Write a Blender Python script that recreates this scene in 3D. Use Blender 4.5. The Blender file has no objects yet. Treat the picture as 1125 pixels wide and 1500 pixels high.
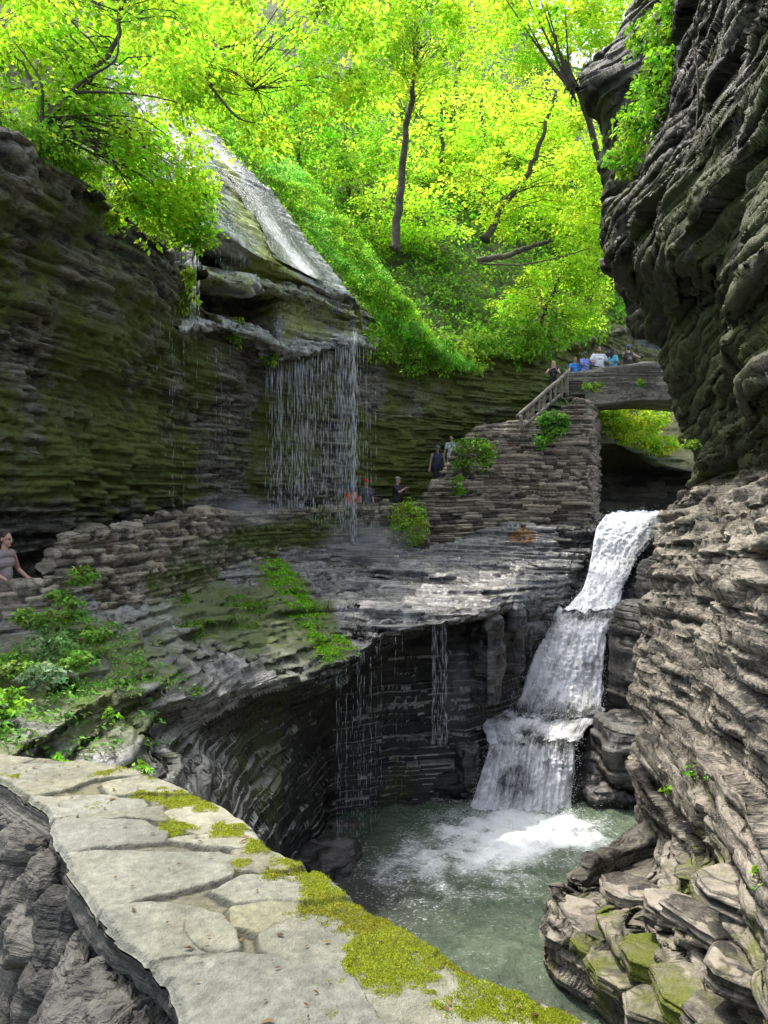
import bpy, bmesh, math, random
import numpy as np
from mathutils import Vector, Matrix
random.seed(7)
rng = np.random.default_rng(11)
R = math.radians
scene = bpy.context.scene
COL = scene.collection

# ------------------------------------------------------------------ helpers
F, CX, CY = 1127.0, 562.5, 750.0
def P(px, py, d):
    """survey helper: bearing (photo column / row) + distance -> world point, eye at the origin"""
    return np.array([(px - CX) / F * d, d, (CY - py) / F * d])

def tag(o, label=None, cat=None, group=None, kind=None):
    if label: o['label'] = label
    if cat: o['category'] = cat
    if group: o['group'] = group
    if kind: o['kind'] = kind
    return o

def empty(name, loc=(0, 0, 0), rz=0.0):
    o = bpy.data.objects.new(name, None)
    o.empty_display_size = 0.2
    COL.objects.link(o)
    o.location = loc
    o.rotation_euler = (0, 0, rz)
    return o

def link(name, me, mat=None, parent=None, world=True):
    o = bpy.data.objects.new(name, me)
    COL.objects.link(o)
    if mat is not None and not me.materials:
        for m in (mat if isinstance(mat, (list, tuple)) else [mat]):
            me.materials.append(m)
    if parent is not None:
        o.parent = parent
        if world: o.matrix_parent_inverse = Matrix.Translation(-Vector(parent.location))
    return o

def np_mesh(name, V, faces, smooth=False, mat_idx=None):
    """faces: (n,k) int array, or a list of such arrays"""
    me = bpy.data.meshes.new(name)
    V = np.asarray(V, dtype=np.float32)
    fl = faces if isinstance(faces, list) else [faces]
    fl = [np.asarray(f, dtype=np.int32) for f in fl if len(f)]
    me.vertices.add(len(V))
    me.vertices.foreach_set('co', V.ravel())
    loops = np.concatenate([f.ravel() for f in fl])
    tot = np.concatenate([np.full(len(f), f.shape[1], dtype=np.int32) for f in fl])
    start = np.concatenate([[0], np.cumsum(tot)[:-1]]).astype(np.int32)
    me.loops.add(len(loops))
    me.loops.foreach_set('vertex_index', loops)
    me.polygons.add(len(tot))
    me.polygons.foreach_set('loop_start', start)
    me.polygons.foreach_set('loop_total', tot)
    if smooth:
        me.polygons.foreach_set('use_smooth', np.ones(len(tot), dtype=bool))
    if mat_idx is not None:
        me.polygons.foreach_set('material_index', np.asarray(mat_idx, dtype=np.int32))
    me.update(calc_edges=True)
    return me

def set_col(me, arr, name='col'):
    a = me.color_attributes.new(name, 'FLOAT_COLOR', 'POINT')
    arr = np.asarray(arr, dtype=np.float32)
    if arr.shape[1] == 3:
        arr = np.concatenate([arr, np.ones((len(arr), 1), np.float32)], 1)
    a.data.foreach_set('color', arr.ravel())

def grid_faces(nr, nc):
    i = np.arange(nr * nc).reshape(nr, nc)
    return np.stack([i[:-1, :-1], i[:-1, 1:], i[1:, 1:], i[1:, :-1]], -1).reshape(-1, 4)

# ------------------------------------------------------------------ noise
def _h(ix, iy, iz, seed):
    with np.errstate(over='ignore'):
        n = (ix.astype(np.uint32) * np.uint32(374761393) + iy.astype(np.uint32) * np.uint32(668265263)
             + iz.astype(np.uint32) * np.uint32(2147483647) + np.uint32((seed * 974634777 + 12345) & 0xffffffff))
        n = (n ^ (n >> np.uint32(13))) * np.uint32(1274126177)
        n = (n ^ (n >> np.uint32(16))) * np.uint32(2246822519)
        n = n ^ (n >> np.uint32(15))
    return n.astype(np.float64) / 4294967295.0

def vnoise(Q, seed=0):
    """value noise -1..1; Q (...,3)"""
    fl = np.floor(Q)
    f = Q - fl
    i = fl.astype(np.int64)
    f = f * f * f * (f * (f * 6 - 15) + 10)
    x, y, z = i[..., 0], i[..., 1], i[..., 2]
    fx, fy, fz = f[..., 0], f[..., 1], f[..., 2]
    def c(dx, dy, dz): return _h(x + dx, y + dy, z + dz, seed)
    a = c(0, 0, 0) * (1 - fx) + c(1, 0, 0) * fx
    b = c(0, 1, 0) * (1 - fx) + c(1, 1, 0) * fx
    d = c(0, 0, 1) * (1 - fx) + c(1, 0, 1) * fx
    e = c(0, 1, 1) * (1 - fx) + c(1, 1, 1) * fx
    return ((a * (1 - fy) + b * fy) * (1 - fz) + (d * (1 - fy) + e * fy) * fz) * 2 - 1

def fbm(Q, freq, octv=3, seed=0, gain=0.5):
    s, a, t = 0, 1.0, 0
    for k in range(octv):
        s = s + a * vnoise(Q * freq + 17.3 * k, seed + k)
        t += a
        a *= gain
        freq = np.asarray(freq) * 2.03
    return s / t

def sstep(a, b, x):
    t = np.clip((x - a) / (b - a + 1e-9), 0, 1)
    return t * t * (3 - 2 * t)

# ------------------------------------------------------------------ lofted surfaces
def _cr(C, t, axis=0):
    C = np.moveaxis(np.asarray(C, float), axis, 0)
    n = len(C)
    i = np.clip(np.floor(t).astype(int), 0, n - 2)
    f = (t - i).reshape((-1,) + (1,) * (C.ndim - 1))
    p0, p1, p2, p3 = C[np.maximum(i - 1, 0)], C[i], C[i + 1], C[np.minimum(i + 2, n - 1)]
    m1, m2 = (p2 - p0) * 0.42, (p3 - p1) * 0.42
    f2, f3 = f * f, f * f * f
    out = (2 * f3 - 3 * f2 + 1) * p1 + (f3 - 2 * f2 + f) * m1 + (-2 * f3 + 3 * f2) * p2 + (f3 - f2) * m2
    return np.moveaxis(out, 0, axis)

def loft(C, res_r, res_c, maxr=900, maxc=1400, wr=None, wc=None):
    """C (rows, cols, 3) control net -> dense grid with about the asked spacing (metres)."""
    C = np.asarray(C, float)
    lr = np.linalg.norm(np.diff(C, axis=0), axis=2).mean(1)
    lc = np.linalg.norm(np.diff(C, axis=1), axis=2).mean(0)
    if wr is not None: lr = lr * wr
    if wc is not None: lc = lc * wc
    nr = int(min(maxr, max(4, lr.sum() / res_r)))
    nc = int(min(maxc, max(4, lc.sum() / res_c)))
    tr = np.interp(np.linspace(0, lr.sum(), nr), np.r_[0, np.cumsum(lr)], np.arange(len(lr) + 1))
    tc = np.interp(np.linspace(0, lc.sum(), nc), np.r_[0, np.cumsum(lc)], np.arange(len(lc) + 1))
    return _cr(_cr(C, tr, 0), tc, 1)

def normals(G, toward=None):
    a = np.gradient(G, axis=0)
    b = np.gradient(G, axis=1)
    n = np.cross(a, b)
    n /= np.linalg.norm(n, axis=2, keepdims=True) + 1e-9
    if toward is not None:
        v = np.asarray(toward) - G
        if (n * v).sum(2).mean() < 0: n = -n
    return n

_lr = np.random.default_rng(5)
def layer_table(t, seed):
    r = np.random.default_rng(seed)
    th = t * r.uniform(0.35, 1.9, 4000)
    e = np.cumsum(th)
    return e - e[2000], th

WARP = [0.08]
def strata(Q, t, blen, seed, along=(1, 0), tilt=(0.0, 0.0), warp=None, blocky=0.6, joint=0.5):
    """bedded-rock profile in -1..1: beds of varied thickness broken into blocks, with open joints"""
    x, y, z = Q[..., 0], Q[..., 1], Q[..., 2]
    warp = WARP[0] if warp is None else warp
    zz = z + tilt[0] * x + tilt[1] * y + warp * fbm(Q, 0.45, 2, seed + 40)
    e, th = layer_table(t, seed)
    k = np.clip(np.searchsorted(e, zz.ravel()).reshape(zz.shape), 1, 3998)
    f = (zz - e[k - 1]) / th[k]
    zero = np.zeros_like(k)
    s = along[0] * x + along[1] * y + 0.35 * vnoise(Q * 1.1, seed + 3)
    ln = blen * (0.4 + 1.5 * _h(k, zero, zero, seed + 1))
    cpos = s / ln + 7.1 * _h(k, zero, zero, seed + 2)
    ci = np.floor(cpos).astype(np.int64)
    cf = cpos - ci
    rb = _h(k, ci, zero, seed + 4) * 2 - 1
    r0 = _h(k, zero, zero, seed + 6) * 2 - 1
    r0 = 0.55 * r0 + 0.75 * vnoise(np.stack([s * 0.7, k * 1.7, zero * 1.0], -1), seed + 7)
    off = (1 - blocky) * r0 + blocky * rb
    ej = np.minimum(f, 1 - f) * th[k]
    jg = np.exp(-(ej / 0.018) ** 2) * 0.8 + np.exp(-(np.minimum(cf, 1 - cf) * ln / 0.02) ** 2) * 0.5
    return off - joint * np.clip(jg, 0, 1), k, rb

def terrace(G, step, seed, jig=0.35, hard=0.75, tilt=(0.0, 0.0)):
    Q = G
    zz = G[..., 2] + tilt[0] * G[..., 0] + tilt[1] * G[..., 1] + jig * step * fbm(Q * [1, 1, 0.25], 0.9, 3, seed) * 2
    e, th = layer_table(step, seed + 9)
    k = np.clip(np.searchsorted(e, zz.ravel()).reshape(zz.shape), 1, 3998)
    f = (zz - e[k - 1]) / th[k]
    g = sstep(hard, 1.0, f) * 0.9 + 0.1 * f
    out = G.copy()
    out[..., 2] += (g - f) * th[k]
    return out

def rock_grid(C, res, seed, lo=0.25, lof=0.35, sa=0.14, st=0.12, sl=0.7, fine=0.02, along=(1, 0), tilt=(0, 0),
              blocky=0.6, joint=0.5, terr=0.0, toward=(0, 0, 0), horiz=0.6, mod=None, maxr=900, maxc=1400, wr=None, wc=None, sa2=0.0, st2=0.5, sa3=0.0, st3=0.05):
    r1, r2 = res if isinstance(res, tuple) else (res, res)
    G = loft(C, r1, r2, maxr, maxc, wr, wc)
    N = normals(G, toward)
    G = G + N * (lo * fbm(G, lof, 3, seed)[..., None])
    if terr: G = terrace(G, terr, seed + 60, tilt=tilt)
    N = normals(G, toward)
    H = N.copy()
    H[..., 2] *= (1 - horiz)
    H /= np.linalg.norm(H, axis=2, keepdims=True) + 1e-6
    off, k, rb = strata(G, st, sl, seed, along, tilt, blocky=blocky, joint=joint)
    m = np.clip(0.65 + 0.7 * fbm(G, 0.35, 2, seed + 21), 0.25, 1.3)
    d = sa * off * m
    if sa2:
        o2, _, _ = strata(G, st2, sl * 2.5, seed + 31, along, tilt, blocky=0.35, joint=0.0)
        d = d + sa2 * o2
    if sa3:
        o3, _, rb3 = strata(G, st3, sl * 0.35, seed + 71, along, tilt, blocky=0.8, joint=0.3)
        d = d + sa3 * o3
        rb = rb * 0.6 + rb3 * 0.4
    d = d + fine * fbm(G, 4.0, 3, seed + 51)
    if mod is not None: d = d * mod(G)
    G = G + H * d[..., None]
    return G, rb

def rock_obj(name, G, rb, mat, mask_fn=None, parent=None, smooth=False):
    nr, nc = G.shape[:2]
    me = np_mesh(name, G.reshape(-1, 3), grid_faces(nr, nc), smooth)
    m = np.zeros((nr, nc, 3))
    m[..., 2] = 0.5 + 0.5 * rb
    if mask_fn is not None:
        a, b = mask_fn(G)
        m[..., 0], m[..., 1] = a, b
    set_col(me, m.reshape(-1, 3), 'mask')
    return link(name, me, mat, parent)

def blob(Q, c, r):
    c, r = np.asarray(c), np.asarray(r) * np.ones(3)
    return np.exp(-(((Q - c) / r) ** 2).sum(-1))

# ------------------------------------------------------------------ material helper
class NT:
    def __init__(self, name):
        self.m = bpy.data.materials.new(name)
        self.m.use_nodes = True
        self.t = self.m.node_tree
        self.t.nodes.clear()
        self.out = self.t.nodes.new('ShaderNodeOutputMaterial')
    def n(self, typ, ins=None, **props):
        nd = self.t.nodes.new(typ)
        for k, v in props.items(): setattr(nd, k, v)
        for k, v in (ins or {}).items():
            s = nd.inputs[k]
            if hasattr(v, 'is_output'): self.t.links.new(v, s)
            else: s.default_value = v
        return nd
    def math(self, op, a, b=None, c=None, clamp=False):
        d = {0: a}
        if b is not None: d[1] = b
        if c is not None: d[2] = c
        return self.n('ShaderNodeMath', d, operation=op, use_clamp=clamp).outputs[0]
    def ramp(self, x, lo, hi, a=0.0, b=1.0):
        return self.n('ShaderNodeMapRange', {'Value': x, 'From Min': lo, 'From Max': hi, 'To Min': a, 'To Max': b}, interpolation_type='SMOOTHSTEP').outputs[0]
    def mix(self, f, a, b, mode='MIX'):
        nd = self.n('ShaderNodeMix', None, data_type='RGBA', blend_type=mode)
        for s, v in ((nd.inputs[0], f), (nd.inputs[6], a), (nd.inputs[7], b)):
            if hasattr(v, 'is_output'): self.t.links.new(v, s)
            else: s.default_value = v if not isinstance(v, tuple) or len(v) == 4 else (*v, 1)
        return nd.outputs[2]
    def pos(self, scale=(1, 1, 1)):
        g = self.n('ShaderNodeNewGeometry')
        return self.n('ShaderNodeVectorMath', {0: g.outputs['Position'], 1: scale}, operation='MULTIPLY').outputs[0]
    def noise(self, vec, scale, detail=4, rough=0.55, dist=0.0):
        return self.n('ShaderNodeTexNoise', {'Vector': vec, 'Scale': scale, 'Detail': detail, 'Roughness': rough, 'Distortion': dist}).outputs[0]
    def attr(self, name):
        return self.n('ShaderNodeAttribute', attribute_name=name)
    def surf(self, s):
        self.t.links.new(s, self.out.inputs['Surface'])
        return self.m

def rock_mat(name, dark, light, moss=(0.06, 0.09, 0.012), moss2=(0.10, 0.13, 0.01), moss_all=0.0, wet_all=0.0, rough=0.75, streak=9.0, bump=0.4, stain=None, stain_amt=0.0, upmoss=0.0, spec=0.4, smin=0.18, vstain=0.0):
    m = NT(name)
    at = m.attr('mask')
    sep = m.n('ShaderNodeSeparateColor', {0: at.outputs['Color']})
    ma, wa, ta = sep.outputs[0], sep.outputs[1], sep.outputs[2]
    p1 = m.pos((1, 1, 1))
    big = m.noise(p1, 0.55, 4, 0.6)
    lay = m.noise(m.pos((0.5, 0.5, streak)), 1.0, 4, 0.6, 0.4)
    finep = m.noise(p1, 9.0, 5, 0.65)
    mid = m.noise(p1, 2.4, 4, 0.65)
    lay2 = m.noise(m.pos((1.6, 1.6, streak * 3.3)), 1.0, 4, 0.65, 0.3)
    fine2 = m.noise(p1, 31.0, 4, 0.7)
    f = m.math('ADD', m.math('MULTIPLY', lay, 0.55), m.math('MULTIPLY', finep, 0.40))
    f = m.math('ADD', f, m.math('MULTIPLY', lay2, 0.45))
    f = m.math('ADD', f, m.math('MULTIPLY', fine2, 0.40))
    f = m.math('ADD', f, m.math('MULTIPLY', ta, 0.42))
    f = m.ramp(f, 0.84, 1.40)
    c = m.mix(f, dark, light)
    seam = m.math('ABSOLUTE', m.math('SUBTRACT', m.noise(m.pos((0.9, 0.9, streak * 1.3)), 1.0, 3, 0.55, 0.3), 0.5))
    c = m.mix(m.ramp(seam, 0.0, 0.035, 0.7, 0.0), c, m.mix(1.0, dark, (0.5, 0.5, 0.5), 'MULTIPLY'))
    c = m.mix(m.ramp(big, 0.3, 0.7, 0.0, 0.55), c, m.mix(1.0, c, (0.55, 0.52, 0.5), 'MULTIPLY'))
    if vstain:
        vs = m.noise(m.pos((1.3, 1.3, 0.16)), 1.0, 5, 0.65, 0.5)
        c = m.mix(m.ramp(vs, 0.50, 0.66, 0.0, vstain), c, m.mix(1.0, c, (0.30, 0.31, 0.33), 'MULTIPLY'))
    if stain is not None:
        c = m.mix(m.math('MULTIPLY', m.ramp(m.noise(p1, 1.1, 4, 0.6), 0.52, 0.68), stain_amt), c, stain)
    g = m.n('ShaderNodeNewGeometry')
    nz = m.n('ShaderNodeSeparateXYZ', {0: g.outputs['Normal']}).outputs[2]
    mm = m.math('ADD', m.math('ADD', m.math('MULTIPLY', mid, 0.5), m.math('MULTIPLY', m.noise(p1, 0.9, 3, 0.6), 0.9)), m.math('MULTIPLY', m.noise(p1, 26, 3), 0.25))
    mm = m.math('ADD', mm, m.math('MULTIPLY', ma, 1.0))
    mm = m.math('ADD', mm, m.math('MULTIPLY', m.ramp(nz, 0.1, 0.8), upmoss))
    mm = m.math('ADD', mm, moss_all - 0.0)
    mk = m.ramp(mm, 1.02, 1.32)
    mc = m.mix(m.noise(p1, 14, 4, 0.7), moss, moss2)
    mc = m.mix(m.ramp(m.noise(p1, 40, 2), 0.4, 0.7, 0.0, 0.6), mc, m.mix(1.0, mc, (0.4, 0.45, 0.4), 'MULTIPLY'))
    col = m.mix(mk, c, mc)
    wn = m.math('ADD', m.math('ADD', wa, wet_all), m.math('MULTIPLY', m.math('SUBTRACT', m.noise(p1, 1.7, 4, 0.6), 0.5), 0.9), clamp=True)
    wk = m.math('MULTIPLY', m.ramp(wn, 0.25, 0.75), m.math('SUBTRACT', 1.0, m.math('MULTIPLY', mk, 0.8)))
    col = m.mix(m.math('MULTIPLY', wk, 0.55), col, m.mix(1.0, col, (0.5, 0.5, 0.52), 'MULTIPLY'))
    ro = m.math('ADD', m.math('MULTIPLY', wk, smin - rough), rough)
    h = m.math('ADD', m.math('MULTIPLY', finep, 1.0), m.math('MULTIPLY', lay2, 0.9))
    h = m.math('ADD', h, m.math('MULTIPLY', fine2, 0.5))
    h = m.math('ADD', h, m.math('MULTIPLY', m.math('MULTIPLY', mk, m.noise(p1, 60, 2)), 1.2))
    bp = m.n('ShaderNodeBump', {'Height': h, 'Strength': bump * 1.3, 'Distance': 0.05})
    b = m.n('ShaderNodeBsdfPrincipled', {'Base Color': col, 'Roughness': ro, 'Normal': bp.outputs[0], 'Specular IOR Level': spec})
    return m.surf(b.outputs[0])

def leaf_mat(name, trans=0.6, gain=1.0, rough=0.5):
    m = NT(name)
    c = m.attr('col').outputs['Color']
    d = m.n('ShaderNodeBsdfDiffuse', {'Color': m.mix(1.0, c, (0.75 * gain, 0.85 * gain, 0.9 * gain), 'MULTIPLY')})
    t = m.n('ShaderNodeBsdfTranslucent', {'Color': m.mix(1.0, c, (1.10 * gain, 1.18 * gain, 0.9 * gain), 'MULTIPLY')})
    a = m.n('ShaderNodeMixShader', {0: trans, 1: d.outputs[0], 2: t.outputs[0]})
    g = m.n('ShaderNodeBsdfGlossy', {'Color': (1, 1, 1, 1), 'Roughness': 0.5})
    fr = m.n('ShaderNodeFresnel', {'IOR': 1.35})
    a2 = m.n('ShaderNodeMixShader', {0: m.math('MULTIPLY', fr.outputs[0], 0.015), 1: a.outputs[0], 2: g.outputs[0]})
    return m.surf(a2.outputs[0])

def plain_mat(name, col, rough=0.7, var=0.35, scale=18.0, bump=0.15, metallic=0.0, stretch=(1, 1, 1)):
    m = NT(name)
    tc = m.n('ShaderNodeTexCoord')
    v = m.n('ShaderNodeVectorMath', {0: tc.outputs['Object'], 1: stretch}, operation='MULTIPLY').outputs[0]
    n = m.noise(v, scale, 4, 0.6)
    c = m.mix(m.ramp(n, 0.3, 0.7), tuple(x * (1 - var) for x in col), tuple(min(1, x * (1 + var * 0.6)) for x in col))
    bp = m.n('ShaderNodeBump', {'Height': n, 'Strength': bump, 'Distance': 0.02})
    b = m.n('ShaderNodeBsdfPrincipled', {'Base Color': c, 'Roughness': rough, 'Metallic': metallic, 'Normal': bp.outputs[0]})
    return m.surf(b.outputs[0])

def white_water_mat(name):
    m = NT(name)
    uv = m.n('ShaderNodeUVMap', uv_map='flow').outputs[0]
    v1 = m.n('ShaderNodeVectorMath', {0: uv, 1: (7.0, 0.9, 1)}, operation='MULTIPLY').outputs[0]
    v2 = m.n('ShaderNodeVectorMath', {0: uv, 1: (24.0, 5.5, 1)}, operation='MULTIPLY').outputs[0]
    a = m.noise(v1, 1.0, 5, 0.65, 0.6)
    b = m.noise(v2, 1.0, 4, 0.7, 0.3)
    foam = m.attr('mask')
    sep = m.n('ShaderNodeSeparateColor', {0: foam.outputs['Color']})
    s = m.math('ADD', m.math('MULTIPLY', a, 0.6), m.math('MULTIPLY', b, 0.5))
    s = m.math('ADD', s, sep.outputs[0])
    k = m.ramp(s, 0.66, 1.20)
    bp = m.n('ShaderNodeBump', {'Height': m.math('ADD', a, b), 'Strength': 0.9, 'Distance': 0.09})
    w = m.n('ShaderNodeBsdfPrincipled', {'Base Color': (0.93, 0.93, 0.95, 1), 'Roughness': 0.55, 'Normal': bp.outputs[0], 'Subsurface Weight': 0.0})
    d = m.n('ShaderNodeBsdfPrincipled', {'Base Color': (0.035, 0.04, 0.037, 1), 'Roughness': 0.22, 'Normal': bp.outputs[0], 'Specular IOR Level': 0.35})
    mx = m.n('ShaderNodeMixShader', {0: k, 1: d.outputs[0], 2: w.outputs[0]})
    tr = m.n('ShaderNodeBsdfTransparent')
    al = m.ramp(m.math('ADD', m.math('MULTIPLY', sep.outputs[1], 1.6), m.math('MULTIPLY', m.math('SUBTRACT', s, 0.9), 1.2)), 0.35, 0.65)
    mx2 = m.n('ShaderNodeMixShader', {0: al, 1: tr.outputs[0], 2: mx.outputs[0]})
    return m.surf(mx2.outputs[0])

def pool_mat(name):
    m = NT(name)
    foam = m.n('ShaderNodeSeparateColor', {0: m.attr('mask').outputs['Color']})
    p = m.pos((1, 1, 1))
    n1 = m.noise(m.pos((1.0, 1.0, 1)), 1.5, 5, 0.65, 1.2)
    n2 = m.noise(p, 6.5, 5, 0.7, 0.8)
    n3 = m.noise(p, 22, 3, 0.6)
    s = m.math('ADD', m.math('MULTIPLY', n1, 0.55), m.math('ADD', m.math('MULTIPLY', n2, 0.45), m.math('MULTIPLY', n3, 0.2)))
    fleck = m.math('MULTIPLY', m.ramp(m.noise(m.pos((1.0, 1.7, 1)), 13.0, 4, 0.65, 0.6), 0.55, 0.66), 0.34)
    k = m.ramp(m.math('ADD', m.math('ADD', s, fleck), foam.outputs[0]), 0.92, 1.55)
    c = m.mix(m.ramp(n1, 0.3, 0.7), (0.072, 0.104, 0.064), (0.138, 0.180, 0.118))
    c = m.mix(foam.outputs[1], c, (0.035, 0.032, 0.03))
    c = m.mix(k, c, (0.76, 0.79, 0.80))
    h = m.math('ADD', m.math('MULTIPLY', n2, 0.7), m.math('MULTIPLY', n3, 0.35))
    bp = m.n('ShaderNodeBump', {'Height': h, 'Strength': 0.8, 'Distance': 0.13})
    b = m.n('ShaderNodeBsdfPrincipled', {'Base Color': c, 'Roughness': m.math('ADD', m.math('MULTIPLY', k, 0.5), 0.07), 'Normal': bp.outputs[0], 'IOR': 1.33})
    return m.surf(b.outputs[0])

def drop_mat(name):
    m = NT(name)
    d = m.n('ShaderNodeBsdfDiffuse', {'Color': (0.9, 0.92, 0.95, 1)})
    t = m.n('ShaderNodeBsdfTranslucent', {'Color': (0.9, 0.92, 0.95, 1)})
    a = m.n('ShaderNodeMixShader', {0: 0.5, 1: d.outputs[0], 2: t.outputs[0]})
    g = m.n('ShaderNodeBsdfGlossy', {'Roughness': 0.1})
    b = m.n('ShaderNodeMixShader', {0: 0.15, 1: a.outputs[0], 2: g.outputs[0]})
    return m.surf(b.outputs[0])

def mist_mat(name, dens):
    m = NT(name)
    tc = m.n('ShaderNodeTexCoord')
    ln = m.n('ShaderNodeVectorMath', {0: tc.outputs['Object']}, operation='LENGTH').outputs['Value']
    f = m.ramp(ln, 0.15, 1.0, 1.0, 0.0)
    n = m.ramp(m.noise(tc.outputs['Object'], 2.2, 4, 0.6), 0.3, 0.75)
    d = m.math('MULTIPLY', m.math('MULTIPLY', f, n), dens)
    v = m.n('ShaderNodeVolumeScatter', {'Color': (0.95, 0.96, 1.0, 1), 'Density': d, 'Anisotropy': 0.2})
    m.t.links.new(v.outputs[0], m.out.inputs['Volume'])
    return m.m

# ================================================================== materials of the place
M_CLIFF = rock_mat('mossy_shale', (0.020, 0.020, 0.017), (0.33, 0.305, 0.24), moss=(0.060, 0.078, 0.016), moss2=(0.23, 0.26, 0.045), moss_all=0.22, rough=0.7, streak=6, bump=0.6, vstain=0.75)
M_LEDGE = rock_mat('wet_shale', (0.030, 0.029, 0.027), (0.50, 0.48, 0.445), moss=(0.05, 0.08, 0.012), moss2=(0.15, 0.19, 0.018), moss_all=0.0, wet_all=0.25, rough=0.55, streak=10, bump=0.5, spec=0.9, smin=0.13)
M_RIGHT = rock_mat('banded_shale', (0.026, 0.023, 0.019), (0.39, 0.35, 0.28), moss=(0.07, 0.09, 0.012), moss2=(0.19, 0.21, 0.018), moss_all=0.10, rough=0.8, streak=7, bump=0.5)
M_WALLST = rock_mat('dry_stone', (0.03, 0.026, 0.02), (0.40, 0.345, 0.26), moss=(0.05, 0.07, 0.012), moss2=(0.10, 0.125, 0.015), moss_all=-0.06, rough=0.8, streak=6, bump=0.4, stain=(0.30, 0.15, 0.05), stain_amt=0.12)
M_SLAB = rock_mat('wet_slab', (0.20, 0.20, 0.18), (0.74, 0.73, 0.69), moss=(0.22, 0.24, 0.03), moss2=(0.42, 0.46, 0.06), moss_all=0.12, wet_all=0.45, rough=0.45, streak=1.0, bump=0.35, spec=1.0, smin=0.12)  # pale base colour also carries the sky's reflection on the wet rock
M_SOIL = rock_mat('leaf_soil', (0.02, 0.022, 0.010), (0.07, 0.075, 0.03), moss=(0.06, 0.10, 0.012), moss2=(0.10, 0.17, 0.015), moss_all=0.35, rough=0.9, streak=2, bump=0.6)
M_PATH = rock_mat('trodden_stone', (0.06, 0.055, 0.045), (0.20, 0.18, 0.15), moss_all=-0.5, wet_all=0.15, rough=0.7, streak=1, bump=0.3)
M_ROCKBED = rock_mat('river_rock', (0.018, 0.017, 0.016), (0.19, 0.175, 0.155), moss=(0.04, 0.05, 0.012), moss2=(0.08, 0.09, 0.015), moss_all=-0.2, wet_all=0.3, rough=0.6, streak=9, bump=0.5, spec=0.6)
M_WHITE = white_water_mat('white_water')
M_POOL = pool_mat('pool_water')
M_DROP = drop_mat('falling_drops')

Z_POOL = -7.0

# ================================================================== left cliff (overhung amphitheatre wall) and its far continuation
def net(rows): return np.array([[P(*c) for c in r] for r in rows])

lip = [(-520, 170, 7.5), (-250, 190, 9.5), (0, 212, 11.5), (100, 258, 12.7), (180, 312, 14.5), (252, 372, 17.0), (285, 440, 19.0), (345, 488, 21.2), (400, 525, 23.0), (470, 520, 24.6), (535, 512, 26.6), (600, 525, 29.0), (700, 522, 31.5), (800, 520, 33.5), (870, 500, 36.5), (935, 480, 41), (1010, 470, 47)]
base = [(-6.6, 6.2), (-7.3, 9.5), (-7.2, 13.0), (-6.9, 14.6), (-6.6, 16.4), (-6.3, 18.6), (-5.7, 20.8), (-4.9, 22.8), (-3.9, 24.8), (-2.7, 26.4), (-1.0, 27.8), (1.3, 29.6), (4.2, 31.8), (7.4, 33.6), (10.2, 36.6), (13.0, 41), (17, 47)]
zb = [-2.4, -2.3, -2.2, -1.9, -1.6, -1.4, -1.0, -1.0, -1.0, -1.0, -0.9, -0.8, -0.6, -0.6, -0.8, -0.8, -0.8]
L = np.array([P(*c) for c in lip])
B = np.array([(x, y, z) for (x, y), z in zip(base, zb)])
rows = []
back = np.array([(-0.75, 0.35, 0.0)] * 10 + [(-0.55, 0.75, 0.0)] * 7)
tb = L + back * 1.6 + np.array([0, 0, 1.3])
t2 = L + back * 0.3 + np.array([0, 0, 0.25])
NOTCH = np.array([P(292, 352, 20.6), P(345, 372, 22.6), P(415, 402, 24.2), P(478, 424, 25.8), P(528, 450, 27.4)])
tb[6:11] = NOTCH
t2[6:11] = L[6:11] + back[6:11] * 1.5 + np.array([0, 0, 0.45])
rows.append(tb)
rows.append(t2)
rows.append(L)
rows.append(L + back * 0.12 + np.array([0, 0, -0.3]))
mid = L * 0.62 + B * 0.38; mid[:, :2] = L[:, :2] * 0.45 + B[:, :2] * 0.55
rows.append(mid)
rows.append(L * 0.33 + B * 0.67 + back * np.array([0.15]))
low = L * 0.14 + B * 0.86; low[:, :2] = B[:, :2] * 0.95 + L[:, :2] * 0.05
rows.append(low)
und = B.copy(); und[:, 2] += 0.75; und += back * 0.45
rows.append(und)
rows.append(B + back * 0.6 + np.array([0, 0, -0.6]))
G, rb = rock_grid(np.array(rows), (0.035, 0.05), 3, lo=0.40, lof=0.45, sa=0.18, st=0.12, sl=0.7, blocky=0.75, fine=0.04, along=(0.35, 0.94), sa2=0.24, st2=0.55, tilt=(0.02, -0.03), toward=(6, 12, 0), sa3=0.04, st3=0.06)
def m_cliff(G):
    p = G
    moss = 0.42 * fbm(p * [1, 1, 1.6], 0.45, 3, 66) + 0.16 * sstep(5.5, 1.5, p[..., 2]) - 0.18 * sstep(4.0, 6.0, p[..., 2]) * sstep(20, 16, p[..., 1])
    moss += 0.25 * sstep(27, 30, p[..., 1])
    moss -= 0.35 * sstep(0.6, -0.4, p[..., 2])
    wet = 0.35 * sstep(17, 20, p[..., 1]) * sstep(30, 27, p[..., 1])
    return moss, wet
o = rock_obj('cliff', G, rb, M_CLIFF, m_cliff)
tag(o, 'dark mossy layered shale cliff overhanging the footpath on the left', 'cliff', kind='structure')

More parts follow.
